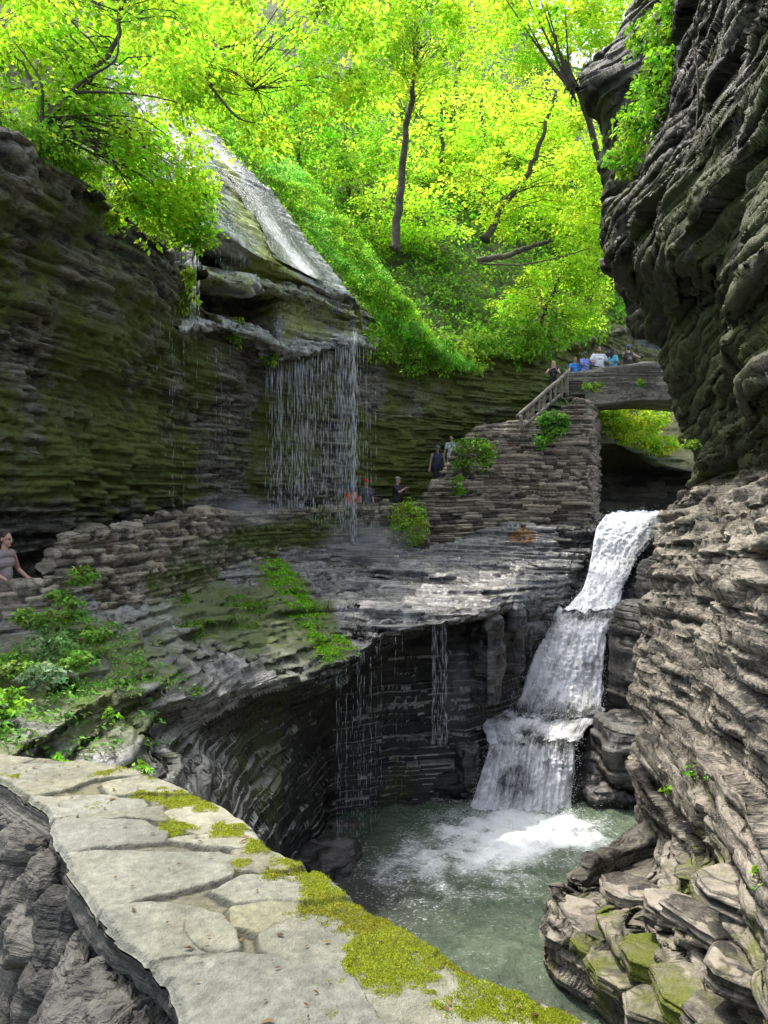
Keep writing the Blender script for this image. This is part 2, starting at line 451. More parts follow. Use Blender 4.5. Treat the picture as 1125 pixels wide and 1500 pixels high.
# stacked ledges in the notch below the wet slab (two overhanging beds the water drips from)
def shelf(name, edge, depth, thick, seed, label, mat=M_LEDGE, moss=0.0, backdir=(-0.8, 0.45, 0.12), res=0.03):
    E = np.array([P(*c) for c in edge])
    bd = np.array(backdir)
    r = [E + bd * depth + [0, 0, 0.35], E + bd * depth * 0.4 + [0, 0, 0.12], E, E + bd * 0.1 - [0, 0, thick], E + bd * depth - [0, 0, thick * 1.2]]
    G, rb = rock_grid(np.array(r), res, seed, lo=0.16, lof=1.1, sa=0.16, st=0.06, sl=0.5, along=(0.5, 0.86), toward=(2, 8, 3), horiz=0.85, sa2=0.12, st2=0.16, terr=0.07)
    o = rock_obj(name, G, rb, mat, lambda g: (np.full(g.shape[:2], moss), np.full(g.shape[:2], 0.4)))
    return tag(o, label, 'rock ledge', kind='structure')
shelf('rock_ledge', [(250, 470, 18.3), (300, 462, 19.6), (370, 478, 21.4), (420, 505, 22.6), (470, 500, 24.0), (515, 488, 25.2), (545, 500, 26.6)], 3.2, 0.35, 71, 'thin wet rock shelf that the rain of drops falls from', M_SLAB, -0.05)
shelf('rock_ledge', [(300, 395, 19.2), (350, 402, 20.4), (400, 412, 21.8), (450, 425, 23.4), (520, 455, 25.4)], 2.4, 0.30, 72, 'dark mossy bed just under the edge of the wet slab', M_SLAB, 0.2)

ft = np.array([P(*c) for c in [(372, 392, 24.2), (412, 402, 23.0), (450, 420, 24.0), (490, 432, 25.0), (522, 441, 25.9), (548, 470, 27.2)]])
fb = np.array([P(*c) for c in [(352, 500, 24.0), (398, 512, 22.7), (432, 514, 23.2), (470, 506, 24.2), (515, 494, 25.3), (550, 505, 26.8)]])
G, rb = rock_grid(np.array([ft + [-.4, .5, .05], ft, ft * .6 + fb * .4 + [0.0, .15, 0], fb, fb + [-.5, .6, -.1]]), 0.022, 73, lo=.16, lof=.9, sa=.17, st=.06, sl=.6, along=(.6, .8), toward=(2, 8, 1), horiz=.8, terr=.09, sa2=.12, st2=.2)
tag(rock_obj('rock_ledge', G, rb, M_SLAB, lambda g: (np.full(g.shape[:2], .22), np.full(g.shape[:2], .1))), 'pale stack of thin mossy beds under the right end of the wet slab', 'rock ledge', kind='structure')
# the wet slab with the water sheet
right = [(522, 436, 25.6), (475, 382, 25.9), (425, 312, 26.4), (345, 220, 27.3), (262, 160, 28.4), (200, 100, 30)]
left = [(300, 322, 19.4), (292, 282, 20.6), (275, 232, 22.4), (245, 185, 25.2), (205, 135, 27.6), (150, 80, 29.5)]
r0 = np.array([P(*c) for c in left]); r1 = np.array([P(*c) for c in right])
C = np.stack([r0 + (r1 - r0) * t + np.array([0, 0, -0.12 * math.sin(3.1 * t)]) for t in np.linspace(0, 1, 6)], 1)
C_SLAB = C.copy()
C = np.concatenate([C[:1] + np.array([-0.7, 0.5, -0.42]), C[:1] + np.array([-0.1, 0.1, -0.14]), C], 0)
k0 = C[:, :1] + np.array([-0.5, 0.1, -1.3]); k1 = C[:, -1:] + np.array([0.15, 0.5, -0.9])
C = np.concatenate([k0, C, k1], 1)
G, rb = rock_grid(C, 0.03, 9, lo=0.22, lof=0.7, sa=0.09, st=0.07, sl=0.7, along=(1, 0.3), toward=(0, 0, 8), horiz=0.7, fine=0.03, terr=0.12, wc=[.5, 1, 1, 1, 1, 1, .5])
def m_slab(G):
    y = np.linspace(0, 1, G.shape[1])[None, :] + 0.12 * fbm(G, 0.5, 2, 4)
    mid_ = np.exp(-((y - 0.45) / 0.16) ** 2) + np.exp(-((y - 1.0) / 0.10) ** 2) * 1.2
    return 0.62 * mid_ - 0.12, 0.35 - 0.3 * mid_
o = rock_obj('rock_slab', G, rb, M_SLAB, m_slab)
tag(o, 'steep pale wet rock slab with water sheeting down beside mossy bands', 'rock slab', kind='structure')

# ================================================================== lower ledge, grotto and the rocks left of the cascades
T = [(-200, 905, 9.6), (-40, 905, 10.3), (60, 900, 10.7), (130, 872, 12.2), (200, 865, 14.2), (290, 845, 17.4), (380, 812, 20.8), (450, 800, 23.6), (530, 800, 25.0), (620, 800, 26.0), (665, 800, 26.5), (700, 792, 26.9), (760, 775, 27.2), (865, 775, 27.6)]
Mm = [(-200, 1010, 7.4), (-60, 1000, 8.0), (60, 985, 8.9), (140, 945, 10.4), (230, 928, 12.2), (330, 915, 15.0), (430, 878, 18.4), (500, 860, 20.6), (575, 850, 21.8), (645, 842, 22.8), (700, 845, 23.8), (730, 835, 24.8), (790, 820, 26.2), (863, 792, 27.1)]
Ll = [(-200, 1130, 5.0), (-60, 1120, 5.5), (50, 1080, 6.8), (165, 1012, 8.9), (285, 1003, 10.6), (390, 985, 13.2), (490, 966, 15.6), (545, 928, 16.9), (605, 908, 17.7), (660, 898, 18.3), (712, 882, 19.4), (742, 872, 20.8), (812, 850, 24.6), (855, 815, 26.0)]
L2 = [(-200, 1180, 5.1), (-60, 1170, 5.6), (60, 1110, 6.9), (180, 1045, 9.0), (295, 1040, 10.8), (395, 1015, 13.4), (494, 992, 15.9), (548, 950, 17.2), (608, 926, 18.0), (663, 916, 18.6), (716, 902, 19.6), (746, 890, 21.0), (818, 868, 24.7), (852, 838, 26.0)]
U = [(-200, 1250, 5.0), (-60, 1250, 5.4), (110, 1150, 7.0), (215, 1090, 8.4), (320, 1085, 11.6), (405, 1050, 14.6), (482, 1015, 17.7), (545, 975, 19.0), (610, 945, 19.8), (660, 945, 20.2), (700, 940, 20.6), (752, 925, 21.8), (822, 895, 24.8), (850, 860, 25.6)]
V = [(-200, 1400, 5.2), (-60, 1400, 5.8), (150, 1250, 7.4), (268, 1165, 8.4), (360, 1170, 11.9), (425, 1150, 14.6), (482, 1110, 17.6), (548, 1080, 18.9), (612, 1065, 19.3), (665, 1060, 19.6), (690, 1050, 19.8), (745, 1010, 21.6), (800, 980, 23.4), (850, 900, 25.0)]
Bb = [(-200, 1700, 6.0), (-60, 1700, 6.5), (180, 1560, 8.4), (320, 1530, 9.9), (395, 1400, 12.2), (432, 1300, 14.4), (482, 1205, 17.4), (548, 1192, 18.0), (612, 1188, 18.3), (665, 1186, 18.4), (692, 1186, 18.5), (735, 1110, 20.2), (775, 1050, 22.4), (850, 930, 24.6)]
C = net([T, Mm, Ll, L2, U, V, Bb])
C = np.concatenate([C[:1] + np.array([-0.15, 0.5, 0.15]), C], 0)
C2 = C[-1:].copy(); C2[..., 2] -= 0.8
C = np.concatenate([C, C2], 0)
G, rb = rock_grid(C, (0.03, 0.045), 21, lo=0.22, lof=0.55, sa=0.16, st=0.12, sl=1.0, along=(0.6, 0.8), tilt=(0.03, 0.02), terr=0.10, mod=lambda g: 1 - .55 * sstep(-2.6, -3.3, g[..., 2]), toward=(3, 6, 3), horiz=0.85, fine=0.02, maxr=1100, wr=[1, 1, 1, 2, 1, 1, 1, 1], sa2=0.16, st2=0.40, sa3=0.05, st3=0.05)
gp = [P(395, 835, 20.6), P(420, 870, 18.9), P(450, 905, 17.6), P(475, 940, 16.4)]
def m_ledge(G):
    moss = sum(0.95 * blob(G, c, (0.6, 0.9, 0.7)) for c in gp)
    moss += 0.5 * blob(G, P(70, 1000, 9), (2.2, 2.0, 1.6)) + 0.55 * blob(G, P(330, 890, 16), (1.8, 2.8, 1.1)) + 0.3 * blob(G, P(180, 930, 11.5), (1.2, 1.6, .8)) + 0.3 * blob(G, P(20, 1090, 6.4), (0.9, 0.9, .5)) + 0.3 * blob(G, P(270, 820, 16.5), (1, 2, 1))
    moss += 0.3 * blob(G, P(390, 1120, 14), (2.0, 2.5, 2.2))
    moss += 0.25 * blob(G, P(600, 1150, 18.6), (2.5, 1.5, 1.0))
    wet = 0.5 * sstep(12, 19, G[..., 1]) * sstep(-3.4, -2.6, G[..., 2]) + 0.3 * blob(G, P(180, 1090, 8), (1.5, 1.5, 1))
    return moss, wet
o = rock_obj('rock_terrace', G, rb, M_LEDGE, m_ledge)
me = o.data
M_RUST = rock_mat('rusty_seep', (0.10, 0.05, 0.02), (0.62, 0.33, 0.12), moss_all=-0.6, wet_all=0.2, rough=0.6, streak=2.0, bump=0.4)
me.materials.append(M_RUST)
N_L = normals(G, (3, 6, 8))
rk = blob(G, P(765, 783, 27.0), (0.95, 1.6, 0.32)) + 0.35 * fbm(G * [3, 3, 0.6], 1.2, 3, 15)
me.polygons.foreach_set('material_index', (rk[:-1, :-1] > 0.62).ravel().astype(np.int32))
LEDGE = G
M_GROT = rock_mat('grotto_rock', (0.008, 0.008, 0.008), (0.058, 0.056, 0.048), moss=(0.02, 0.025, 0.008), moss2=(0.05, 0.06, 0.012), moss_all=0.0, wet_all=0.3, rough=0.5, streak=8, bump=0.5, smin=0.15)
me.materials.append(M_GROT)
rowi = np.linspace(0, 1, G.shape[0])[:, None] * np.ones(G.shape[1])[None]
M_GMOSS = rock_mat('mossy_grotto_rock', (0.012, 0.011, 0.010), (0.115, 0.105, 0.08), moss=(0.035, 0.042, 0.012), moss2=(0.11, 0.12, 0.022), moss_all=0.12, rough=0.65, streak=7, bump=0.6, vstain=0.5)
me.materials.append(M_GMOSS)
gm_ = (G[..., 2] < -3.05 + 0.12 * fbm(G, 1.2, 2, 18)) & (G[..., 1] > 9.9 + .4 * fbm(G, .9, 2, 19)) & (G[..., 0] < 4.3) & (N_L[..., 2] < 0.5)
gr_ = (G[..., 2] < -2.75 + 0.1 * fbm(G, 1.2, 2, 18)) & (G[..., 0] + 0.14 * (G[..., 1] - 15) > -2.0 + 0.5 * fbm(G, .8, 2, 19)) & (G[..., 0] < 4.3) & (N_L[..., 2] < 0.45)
mi_ = np.where(gr_[:-1, :-1], 2, np.where(gm_[:-1, :-1], 3, (rk[:-1, :-1] > 0.62).astype(int)))  # undercut faces take darker slots: grotto shade painted into the rock colour
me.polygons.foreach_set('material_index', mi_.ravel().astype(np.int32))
tag(o, 'wet stepped shale terrace below the path with a dark undercut grotto', 'rock terrace', kind='structure')

# ================================================================== right cliff
def row(y, cols): return [(x, y, d) for x, d in cols]
Rn = [
    [(1015, -330, 15), (1090, -330, 11), (1180, -330, 8.3), (1320, -330, 6.5), (1700, -330, 4.6)],
    [(1005, -120, 15), (1060, -120, 11.5), (1140, -120, 8.8), (1300, -120, 6.8), (1700, -120, 4.8)],
    [(1008, 0, 15), (1060, 0, 11.8), (1135, 0, 9), (1300, 0, 6.9), (1700, 0, 4.8)],
    [(985, 110, 15.2), (1045, 110, 12), (1130, 110, 9.1), (1300, 110, 6.9), (1700, 110, 4.8)],
    [(960, 215, 15.5), (1030, 215, 12.3), (1125, 215, 9.2), (1300, 215, 6.9), (1700, 215, 4.8)],
    [(884, 310, 17.2), (985, 300, 13.2), (1110, 300, 9.4), (1300, 300, 6.9), (1700, 300, 4.8)],
    [(894, 375, 17.5), (985, 370, 13.5), (1110, 370, 9.5), (1300, 370, 6.9), (1700, 370, 4.8)],
    [(952, 450, 18.0), (1020, 450, 14.0), (1115, 450, 9.8), (1300, 450, 7.1), (1700, 450, 4.9)],
    [(988, 560, 18.6), (1040, 560, 14.6), (1120, 560, 10.2), (1300, 560, 7.3), (1700, 560, 5.0)],
    [(1016, 640, 19.2), (1050, 640, 15.2), (1130, 640, 10.8), (1300, 640, 7.6), (1700, 640, 5.1)],
    [(1020, 692, 19.8), (1045, 692, 16.0), (1130, 685, 11.4), (1300, 680, 7.8), (1700, 680, 5.1)],
    [(990, 735, 19.2), (1040, 725, 15.0), (1125, 715, 10.4), (1300, 705, 7.2), (1700, 705, 4.9)],
    [(965, 800, 18.8), (1015, 800, 14.8), (1115, 800, 9.9), (1300, 800, 6.9), (1700, 800, 4.8)],
    [(945, 900, 18.4), (1000, 900, 14.6), (1105, 900, 9.7), (1300, 900, 6.7), (1700, 900, 4.7)],
    [(935, 985, 18.0), (990, 985, 14.3), (1095, 985, 9.5), (1300, 985, 6.5), (1700, 985, 4.6)],
    [(950, 1070, 17.2), (1000, 1070, 13.8), (1095, 1070, 9.4), (1300, 1070, 6.3), (1700, 1070, 4.4)],
    [(922, 1170, 16.6), (985, 1170, 13.4), (1085, 1170, 9.2), (1300, 1170, 6.0), (1700, 1170, 4.2)],
    [(935, 1228, 16.3), (990, 1228, 13.2), (1085, 1240, 8.9), (1300, 1240, 5.8), (1700, 1240, 4.1)],
    [(905, 1262, 14.6), (970, 1270, 12.4), (1080, 1300, 8.6), (1300, 1320, 5.6), (1700, 1340, 4.0)],
    [(850, 1300, 12.9), (940, 1320, 11.2), (1070, 1370, 8.2), (1300, 1420, 5.4), (1700, 1500, 3.9)],
    [(806, 1338, 11.9), (900, 1385, 10.4), (1040, 1450, 7.9), (1280, 1540, 5.3), (1700, 1700, 3.9)],
    [(815, 1385, 12.0), (890, 1440, 10.5), (1030, 1530, 8.0), (1280, 1640, 5.4), (1700, 1900, 4.0)],
    [(835, 1440, 11.9), (900, 1500, 10.6), (1040, 1640, 8.1), (1300, 1860, 5.6), (1700, 2300, 4.2)],
    [(850, 1520, 12.0), (920, 1600, 10.7), (1060, 1800, 8.2), (1320, 2200, 5.8), (1700, 2700, 4.4)],
]
C = net(Rn)
w = C[:, :1].copy(); w[..., 0] += 1.6; w[..., 1] += 2.2
w2 = C[:, :1].copy(); w2[..., 0] += 5.0; w2[..., 1] += 4.0
n1 = C[:, -1:].copy(); n1[..., 0] = 4.6; n1[..., 1] = 0.5; n1[..., 2] = C[:, -2, 2:3]
n2 = n1.copy(); n2[..., 0] = 6.5; n2[..., 1] = -5
C = np.concatenate([w2, w, C, n1, n2], 1)
WARP[0] = 0.03
def mod_r(G):
    up = sstep(0.0, 1.2, G[..., 2])
    return 1.0 + 0.1 * up
G, rb = rock_grid(C, (0.018, 0.018), 33, lo=0.30, lof=np.array([0.42, 0.42, 0.75]), sa=0.21, st=0.085, sl=1.3, blocky=0.22, along=(-0.35, 0.94), tilt=(-0.06, 0.08), toward=(-4, 6, 0), horiz=0.85, fine=0.014, terr=0.16, maxr=1100, maxc=1000, mod=mod_r, wc=[.2, .6, 1, 1, .8, .4, .1, .05], sa2=0.26, st2=0.34, sa3=0.028, st3=0.035)
WARP[0] = 0.08
# knobbly weathered upper face
N = normals(G, (-4, 6, 0))
up = sstep(-0.2, 1.0, G[..., 2])
kn = 1 - np.abs(fbm(np.stack([G[..., 0], G[..., 1], G[..., 2] + 0.25 * G[..., 1]], -1) * [0.7, 0.7, 1.9], 1.0, 3, 88)) * 2.2
G = G + N * (up * 0.05 * kn)[..., None]
def m_right(G):
    z = G[..., 2]
    up = sstep(0.2, 1.0, z)
    moss = 0.25 * up * sstep(9, 3, z) - 0.05
    moss += 0.25 * sstep(-3.4, -4.6, z) * sstep(14, 10, G[..., 1]) - 0.25 * sstep(0.0, -0.6, z) * sstep(-3.5, -2.5, z)
    return moss, 0.12 * up + 0.3 * sstep(-6.3, -6.8, z)
o = rock_obj('cliff', G, rb, M_RIGHT, m_right)
# upper half: overhang shade painted in as darker colour on mossier stone, slot by height
me = o.data
M_RUP = rock_mat('shaded_shale', (0.007, 0.007, 0.006), (0.080, 0.073, 0.055), moss=(0.022, 0.028, 0.008), moss2=(0.085, 0.10, 0.016), moss_all=0.22, rough=0.6, streak=5, bump=0.5)
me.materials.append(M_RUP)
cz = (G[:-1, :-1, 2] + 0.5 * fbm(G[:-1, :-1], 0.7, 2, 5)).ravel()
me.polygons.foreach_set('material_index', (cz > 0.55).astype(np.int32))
tag(o, 'towering dark knobbly cliff filling the right side above sunlit ledges', 'cliff', kind='structure')

# further buttress behind the top of the right cliff
Rb = [
    [(930, -120, 22), (985, -120, 19), (1060, -120, 16.5)],
    [(925, -10, 22), (985, 0, 19), (1060, 0, 16.5)],
    [(890, 60, 22), (960, 60, 19.5), (1050, 60, 16.7)],
    [(848, 110, 22), (930, 115, 20), (1040, 115, 16.9)],
    [(855, 140, 22.2), (930, 160, 20.2), (1030, 160, 17)],
    [(876, 190, 22.6), (930, 200, 20.6), (1020, 220, 17.4)],
    [(882, 265, 22.8), (930, 270, 21), (1010, 280, 17.8)],
    [(885, 330, 23), (930, 330, 21.2), (1010, 340, 18)],
    [(930, 500, 24), (960, 500, 22), (1030, 500, 19)],
]
C = net(Rb)
w = C[:, :1] + np.array([2.0, 2.5, 0]); C = np.concatenate([w, C], 1)
G, rb = rock_grid(C, 0.04, 44, lo=0.3, lof=0.6, sa=0.16, st=0.2, sl=0.9, along=(-0.3, 0.95), toward=(0, 0, 2), sa2=0.2)
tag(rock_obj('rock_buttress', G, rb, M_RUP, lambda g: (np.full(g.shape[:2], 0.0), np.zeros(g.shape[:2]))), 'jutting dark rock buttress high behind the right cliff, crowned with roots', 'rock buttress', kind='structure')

# ================================================================== rock outcrops round the cascades
def outcrop(name, c, r, seed, label, mat=M_ROCKBED, rz=0.0, st=0.12, sa=0.10, lo=0.25, res=0.03, flat=0.0, wet=0.3, cat='rock', moss=-0.1, kind=None, box=0.42, tilt=(0, 0)):
    nu, nv = int(max(24, 6.28 * max(r[0], r[1]) / res)), int(max(16, 3.14 * r[2] / res * 1.2))
    nu, nv = min(nu, 420), min(nv, 260)
    th = np.linspace(0, 2 * math.pi, nu)
    ph = np.linspace(-1, 1, nv); ph = np.sign(ph) * (1 - (1 - np.abs(ph)) ** (1.6 if box < .5 else 1.0)) * (math.pi / 2 - 1e-4)
    T_, Ph = np.meshgrid(th, ph)
    cp = np.abs(np.cos(Ph)) ** box
    cp[0] = cp[-1] = 0.0
    sp_ = lambda q: np.sign(q) * np.abs(q) ** (1.0 if box > .5 else .6)
    rp = np.random.default_rng(seed + 900)
    nk = 7 if box < .5 else 9
    ak = (np.arange(nk) + rp.uniform(-.3, .3, nk)) * 2 * math.pi / nk
    dk = rp.uniform(.72, 1.0, nk)
    cc = np.cos(T_[..., None] - ak)
    pr = np.min(np.where(cc > .12, dk / np.maximum(cc, .12), 9), -1)
    pr = np.minimum(pr, 1.25)
    sq = np.sign(np.sin(Ph)) * np.abs(np.sin(Ph)) ** (0.55 if box < .5 else 0.9)
    G = np.stack([np.cos(T_) * cp * pr, np.sin(T_) * cp * pr, sq], -1)
    Nn = np.stack([np.cos(T_) * np.cos(Ph), np.sin(T_) * np.cos(Ph), np.sin(Ph)], -1)
    G = G * np.array(r)
    ca, sa_ = math.cos(rz), math.sin(rz)
    Rm = np.array([[ca, -sa_, 0], [sa_, ca, 0], [0, 0, 1]])
    G[..., 2] += tilt[0] * G[..., 0] + tilt[1] * G[..., 1]
    G = G @ Rm.T + np.asarray(c); Nn = Nn @ Rm.T
    G = G + Nn * (lo * fbm(G, 0.9 / max(0.5, min(r)), 3, seed))[..., None]
    H = Nn.copy(); H[..., 2] *= 0.2
    off, k, rb = strata(G, st, 0.8, seed, (0.7, 0.7), blocky=0.4, joint=0.4)
    G = G + H * (sa * off + 0.015 * fbm(G, 5, 2, seed))[..., None]
    G[:, -1] = G[:, 0]
    o = rock_obj(name, G, rb, mat, lambda g: (np.full(g.shape[:2], moss), np.full(g.shape[:2], wet)))
    return tag(o, label, cat, kind=kind)
outcrop('rock_outcrop', P(908, 1088, 19.0) + [0.42, 0.2, -0.15], (1.25, 1.3, 0.75), 101, 'layered grey rock bench beside the lowest cascade on its right', rz=0.3)
outcrop('rock_outcrop', P(905, 1170, 18.6) + [0.3, 0.3, -0.1], (1.5, 1.1, 0.45), 102, 'low black rock shelf at the waterline right of the lowest cascade', wet=0.5)
outcrop('rock_outcrop', P(962, 890, 22.5) + [0.35, 0.5, 0], (0.75, 1.4, 1.5), 103, 'layered brown rock shoulder between the top cascade and the right cliff', wet=0.1)
outcrop('rock_outcrop', P(930, 965, 21.0) + [0.35, 0.3, 0], (0.95, 1.5, 1.5), 104, 'rounded grey rock face right of the middle cascade', wet=0.3, lo=0.3)
outcrop('boulder', P(716, 965, 19.8), (0.42, 0.7, 1.15), 105, 'smooth grey water carved rock fin at the corner of the grotto', wet=0.7, sa=0.05, lo=0.22)
outcrop('boulder', P(745, 935, 21.4), (0.55, 0.6, 0.95), 106, 'dark rounded pothole rock left of the middle cascade', wet=0.6, sa=0.05)
outcrop('boulder', P(785, 925, 24.3), (1.0, 0.9, 0.9), 107, 'square black rock step above the middle cascade', wet=0.4)
outcrop('boulder', P(684, 1118, 18.9), (0.42, 0.5, 0.62), 108, 'wet shiny rock between the grotto wall and lowest cascade', wet=0.9, sa=0.06)
outcrop('boulder', P(505, 1208, 17.15), (0.40, 0.32, 0.10), 110, 'flat pale green rock just breaking the pool surface by the grotto', mat=M_PATH, sa=0.03, lo=0.05, wet=0.0, moss=0.2)
outcrop('boulder', P(487, 1268, 15.3) + [-0.3, 0, -0.1], (0.75, 0.9, 0.42), 111, 'round dark wet boulder at the pool edge behind the parapet', wet=0.8, sa=0.04)

# broken slabs lying on the lower right ledge
for i, (px, py, d, r_, rz, lab) in enumerate([
    (865, 1352, 11.6, (.42, .75, .13), .3, 'pale flat slab at the tip of the lower right ledge above the pool'),
    (920, 1300, 11.9, (.40, .5, .10), .9, 'small sunlit slab at the back of the lower right ledge'),
    (955, 1395, 9.8, (.45, .62, .15), -.2, 'thick mossy slab in the middle of the lower right ledge'),
    (1030, 1345, 9.0, (.36, .55, .12), .5, 'leaning slab against the foot of the right cliff'),
    (1010, 1455, 8.4, (.42, .55, .14), .1, 'grey slab low on the right ledge near the bottom edge'),
    (1085, 1420, 7.6, (.34, .50, .13), -.4, 'rough slab at the bottom right corner'),
    (905, 1425, 10.2, (.40, .60, .13), .4, 'overhanging slab edge just above the dark water'),
    (1075, 1300, 8.6, (.34, .5, .12), .2, 'tilted slab below the bright sprig on the right cliff'),
    (885, 1392, 10.9, (.34, .5, .10), 1.2, 'narrow slab wedged between the tip slab and the mossy slab'),
    (985, 1330, 10.0, (.38, .5, .16), .7, 'blocky slab right of the small sunlit slab'),
    (965, 1470, 9.0, (.40, .5, .12), -.5, 'dark-edged slab close above the bottom edge'),
    (1050, 1490, 7.6, (.38, .4, .12), .8, 'slab half cut off by the bottom edge at the right')]):
    outcrop('loose_slab', P(px, py, d) - [0, 0, .05], r_, 140 + i, lab, M_RIGHT, rz=rz, st=.035, sa=.06, lo=.05, res=.011, wet=0, cat='rock slab', moss=[.0, .1, .34, .05, .2, .1, .25, .1, .3, 0, .15, .2][i], box=0.18, tilt=(0.10 * math.sin(i * 2.1), 0.10 * math.cos(i * 1.7)))
# rocks that line the upper stream and sit below the bridge
Cb = net([
    [(845, 600, 35), (900, 590, 36), (960, 585, 37), (1060, 580, 38)],
    [(850, 640, 34), (900, 640, 34.5), (960, 670, 33.5), (1050, 690, 33)],
    [(860, 660, 34), (900, 655, 34.3), (965, 682, 33.4), (1050, 695, 33)],
    [(868, 690, 36), (910, 690, 36.5), (985, 700, 35), (1050, 705, 34)],
    [(868, 735, 36), (910, 735, 36), (985, 735, 35), (1050, 735, 34)],
    [(865, 775, 35), (910, 775, 35), (985, 775, 34), (1050, 775, 33)]])
G, rb = rock_grid(Cb, 0.05, 55, lo=0.3, lof=0.5, sa=0.14, st=0.16, sl=1.2, along=(1, 0.2), toward=(0, 0, 0))
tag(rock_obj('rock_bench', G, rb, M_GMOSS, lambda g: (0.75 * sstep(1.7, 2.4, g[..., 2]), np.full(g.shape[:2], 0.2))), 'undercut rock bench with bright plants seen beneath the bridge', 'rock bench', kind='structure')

# ================================================================== ground / gorge bed
gx, gy = np.meshgrid(np.r_[np.linspace(-600, -40, 8), np.linspace(-30, 40, 60), np.linspace(60, 600, 8)], np.r_[np.linspace(-300, -30, 6), np.linspace(-20, 70, 70), np.linspace(90, 900, 8)])
gz = -8.2 + 0.25 * fbm(np.stack([gx, gy, gx * 0], -1), 0.3, 2, 3)
me = np_mesh('ground', np.stack([gx, gy, gz], -1).reshape(-1, 3), grid_faces(*gx.shape))
set_col(me, np.zeros((gx.size, 3)), 'mask')
tag(link('ground', me, M_ROCKBED), 'dark rocky bed of the gorge under the water', 'ground', kind='structure')

# ================================================================== footpath and hillside
def strip(name, Lp, Rp, res, seed, mat, label, cat, amp=0.02, kind='structure', steps=0.0):
    C = np.stack([np.array(Lp, float), (np.array(Lp, float) + np.array(Rp, float)) / 2, np.array(Rp, float)], 0)
    G = loft(C, res, res)
    if steps: G = terrace(G, steps, seed, jig=0.05, hard=0.85)
    G[..., 2] += amp * fbm(G, 1.5, 3, seed)
    rb = fbm(G, 1.0, 2, seed)
    return tag(rock_obj(name, G, rb, mat, lambda g: (np.zeros(g.shape[:2]), 0.3 * sstep(16, 22, g[..., 1]))), label, cat, kind=kind)
strip('footpath', [(-0.2, -4, -1.72), (-1.2, 0.5, -1.72), (-2.4, 2.0, -1.74), (-5.5, 3.2, -1.85), (-8.6, 6.5, -1.9), (-8.2, 10, -1.95), (-7.9, 13, -1.95), (-7.6, 14.6, -1.7), (-7.4, 16.5, -1.25), (-7.0, 18.6, -0.85), (-6.4, 20.8, -0.62), (-5.4, 23.2, -0.6), (-3.6, 25.9, -0.6), (-1.2, 28.4, -0.6), (1.4, 30.2, -0.55), (2.4, 31.2, 0.9), (4.1, 32.4, 2.6), (6.4, 32.6, 4.5), (7.6, 32.6, 5.0), (10, 33, 5.0)],
      [(1.2, -4, -1.72), (0.6, 0.3, -1.72), (-0.95, 1.95, -1.74), (-3.6, 4.0, -1.85), (-6.0, 7.0, -1.9), (-5.6, 10.2, -1.95), (-4.7, 11.6, -1.95), (-4.8, 13.6, -1.7), (-4.6, 16, -1.25), (-4.4, 17.8, -0.85), (-3.9, 19.8, -0.62), (-3.0, 22.2, -0.6), (-1.6, 24.4, -0.6), (0.0, 25.6, -0.6), (1.5, 26.6, -0.55), (2.9, 28.3, 0.9), (4.6, 29.2, 2.6), (6.5, 30.9, 4.5), (7.6, 31.2, 5.0), (10, 31.0, 5.0)], 0.08, 61, M_PATH, 'grey stone footpath climbing along the foot of the left cliff', 'footpath', steps=0.17)

hill = []
Lh = L + back * 0.6 + np.array([0, 0, 0.35])
Lh[6:11] = NOTCH + np.array([-0.3, 0.2, -0.1])
dirs = np.array([(-0.80, 0.15, 0.62)] * 5 + [(-0.70, 0.25, 0.70)] * 3 + [(-0.63, 0.25, 0.74)] * 3 + [(-0.25, 0.75, 0.68), (-0.05, 0.74, 0.70), (0.05, 0.74, 0.68), (0.1, 0.74, 0.66), (0.1, 0.8, 0.62), (0.15, 0.8, 0.6)])
for s in (0, 1.5, 4, 9, 18, 32, 60, 110):
    q = Lh + dirs * s
    q[:, 2] -= 0.35 * (s < 0.1)
    hill.append(q)
HILL_C = np.array(hill)
HILL_C[1:, 6:11, 2] -= 0.7
G = loft(HILL_C, 0.22, 0.22, 420, 420)
N = normals(G, (0, 0, 40))
G = G + N * (0.55 * fbm(G, 0.35, 4, 12))[..., None]
HILL = G
tag(rock_obj('hillside', G, fbm(G, 1, 2, 4), M_SOIL, lambda g: (np.zeros(g.shape[:2]), np.zeros(g.shape[:2]))), 'steep wooded slope rising behind the left cliff and the bridge', 'hillside', kind='structure')

# slope above the right cliff (closes the gorge on that side)
Ct = np.array([[(6.2, 19.5, 10.5), (5.6, 14, 9.0), (4.6, 9, 8.3), (4.4, 4, 8), (5, -6, 8)],
               [(9, 20, 12), (8, 14, 11.5), (7, 9, 11), (7, 4, 11), (8, -6, 11)],
               [(16, 22, 18), (15, 15, 17.5), (14, 9, 17), (14, 4, 17), (15, -6, 17)],
               [(50, 30, 40), (48, 18, 40), (46, 9, 40), (46, 4, 40), (48, -6, 40)]], float)
G = loft(Ct, 0.5, 0.5)
G[..., 2] += 0.5 * fbm(G, 0.3, 3, 8)
tag(rock_obj('hillside', G, fbm(G, 1, 2, 4), M_SOIL, lambda g: (np.zeros(g.shape[:2]), np.zeros(g.shape[:2]))), 'leafy slope rising above the right cliff', 'hillside', kind='structure')

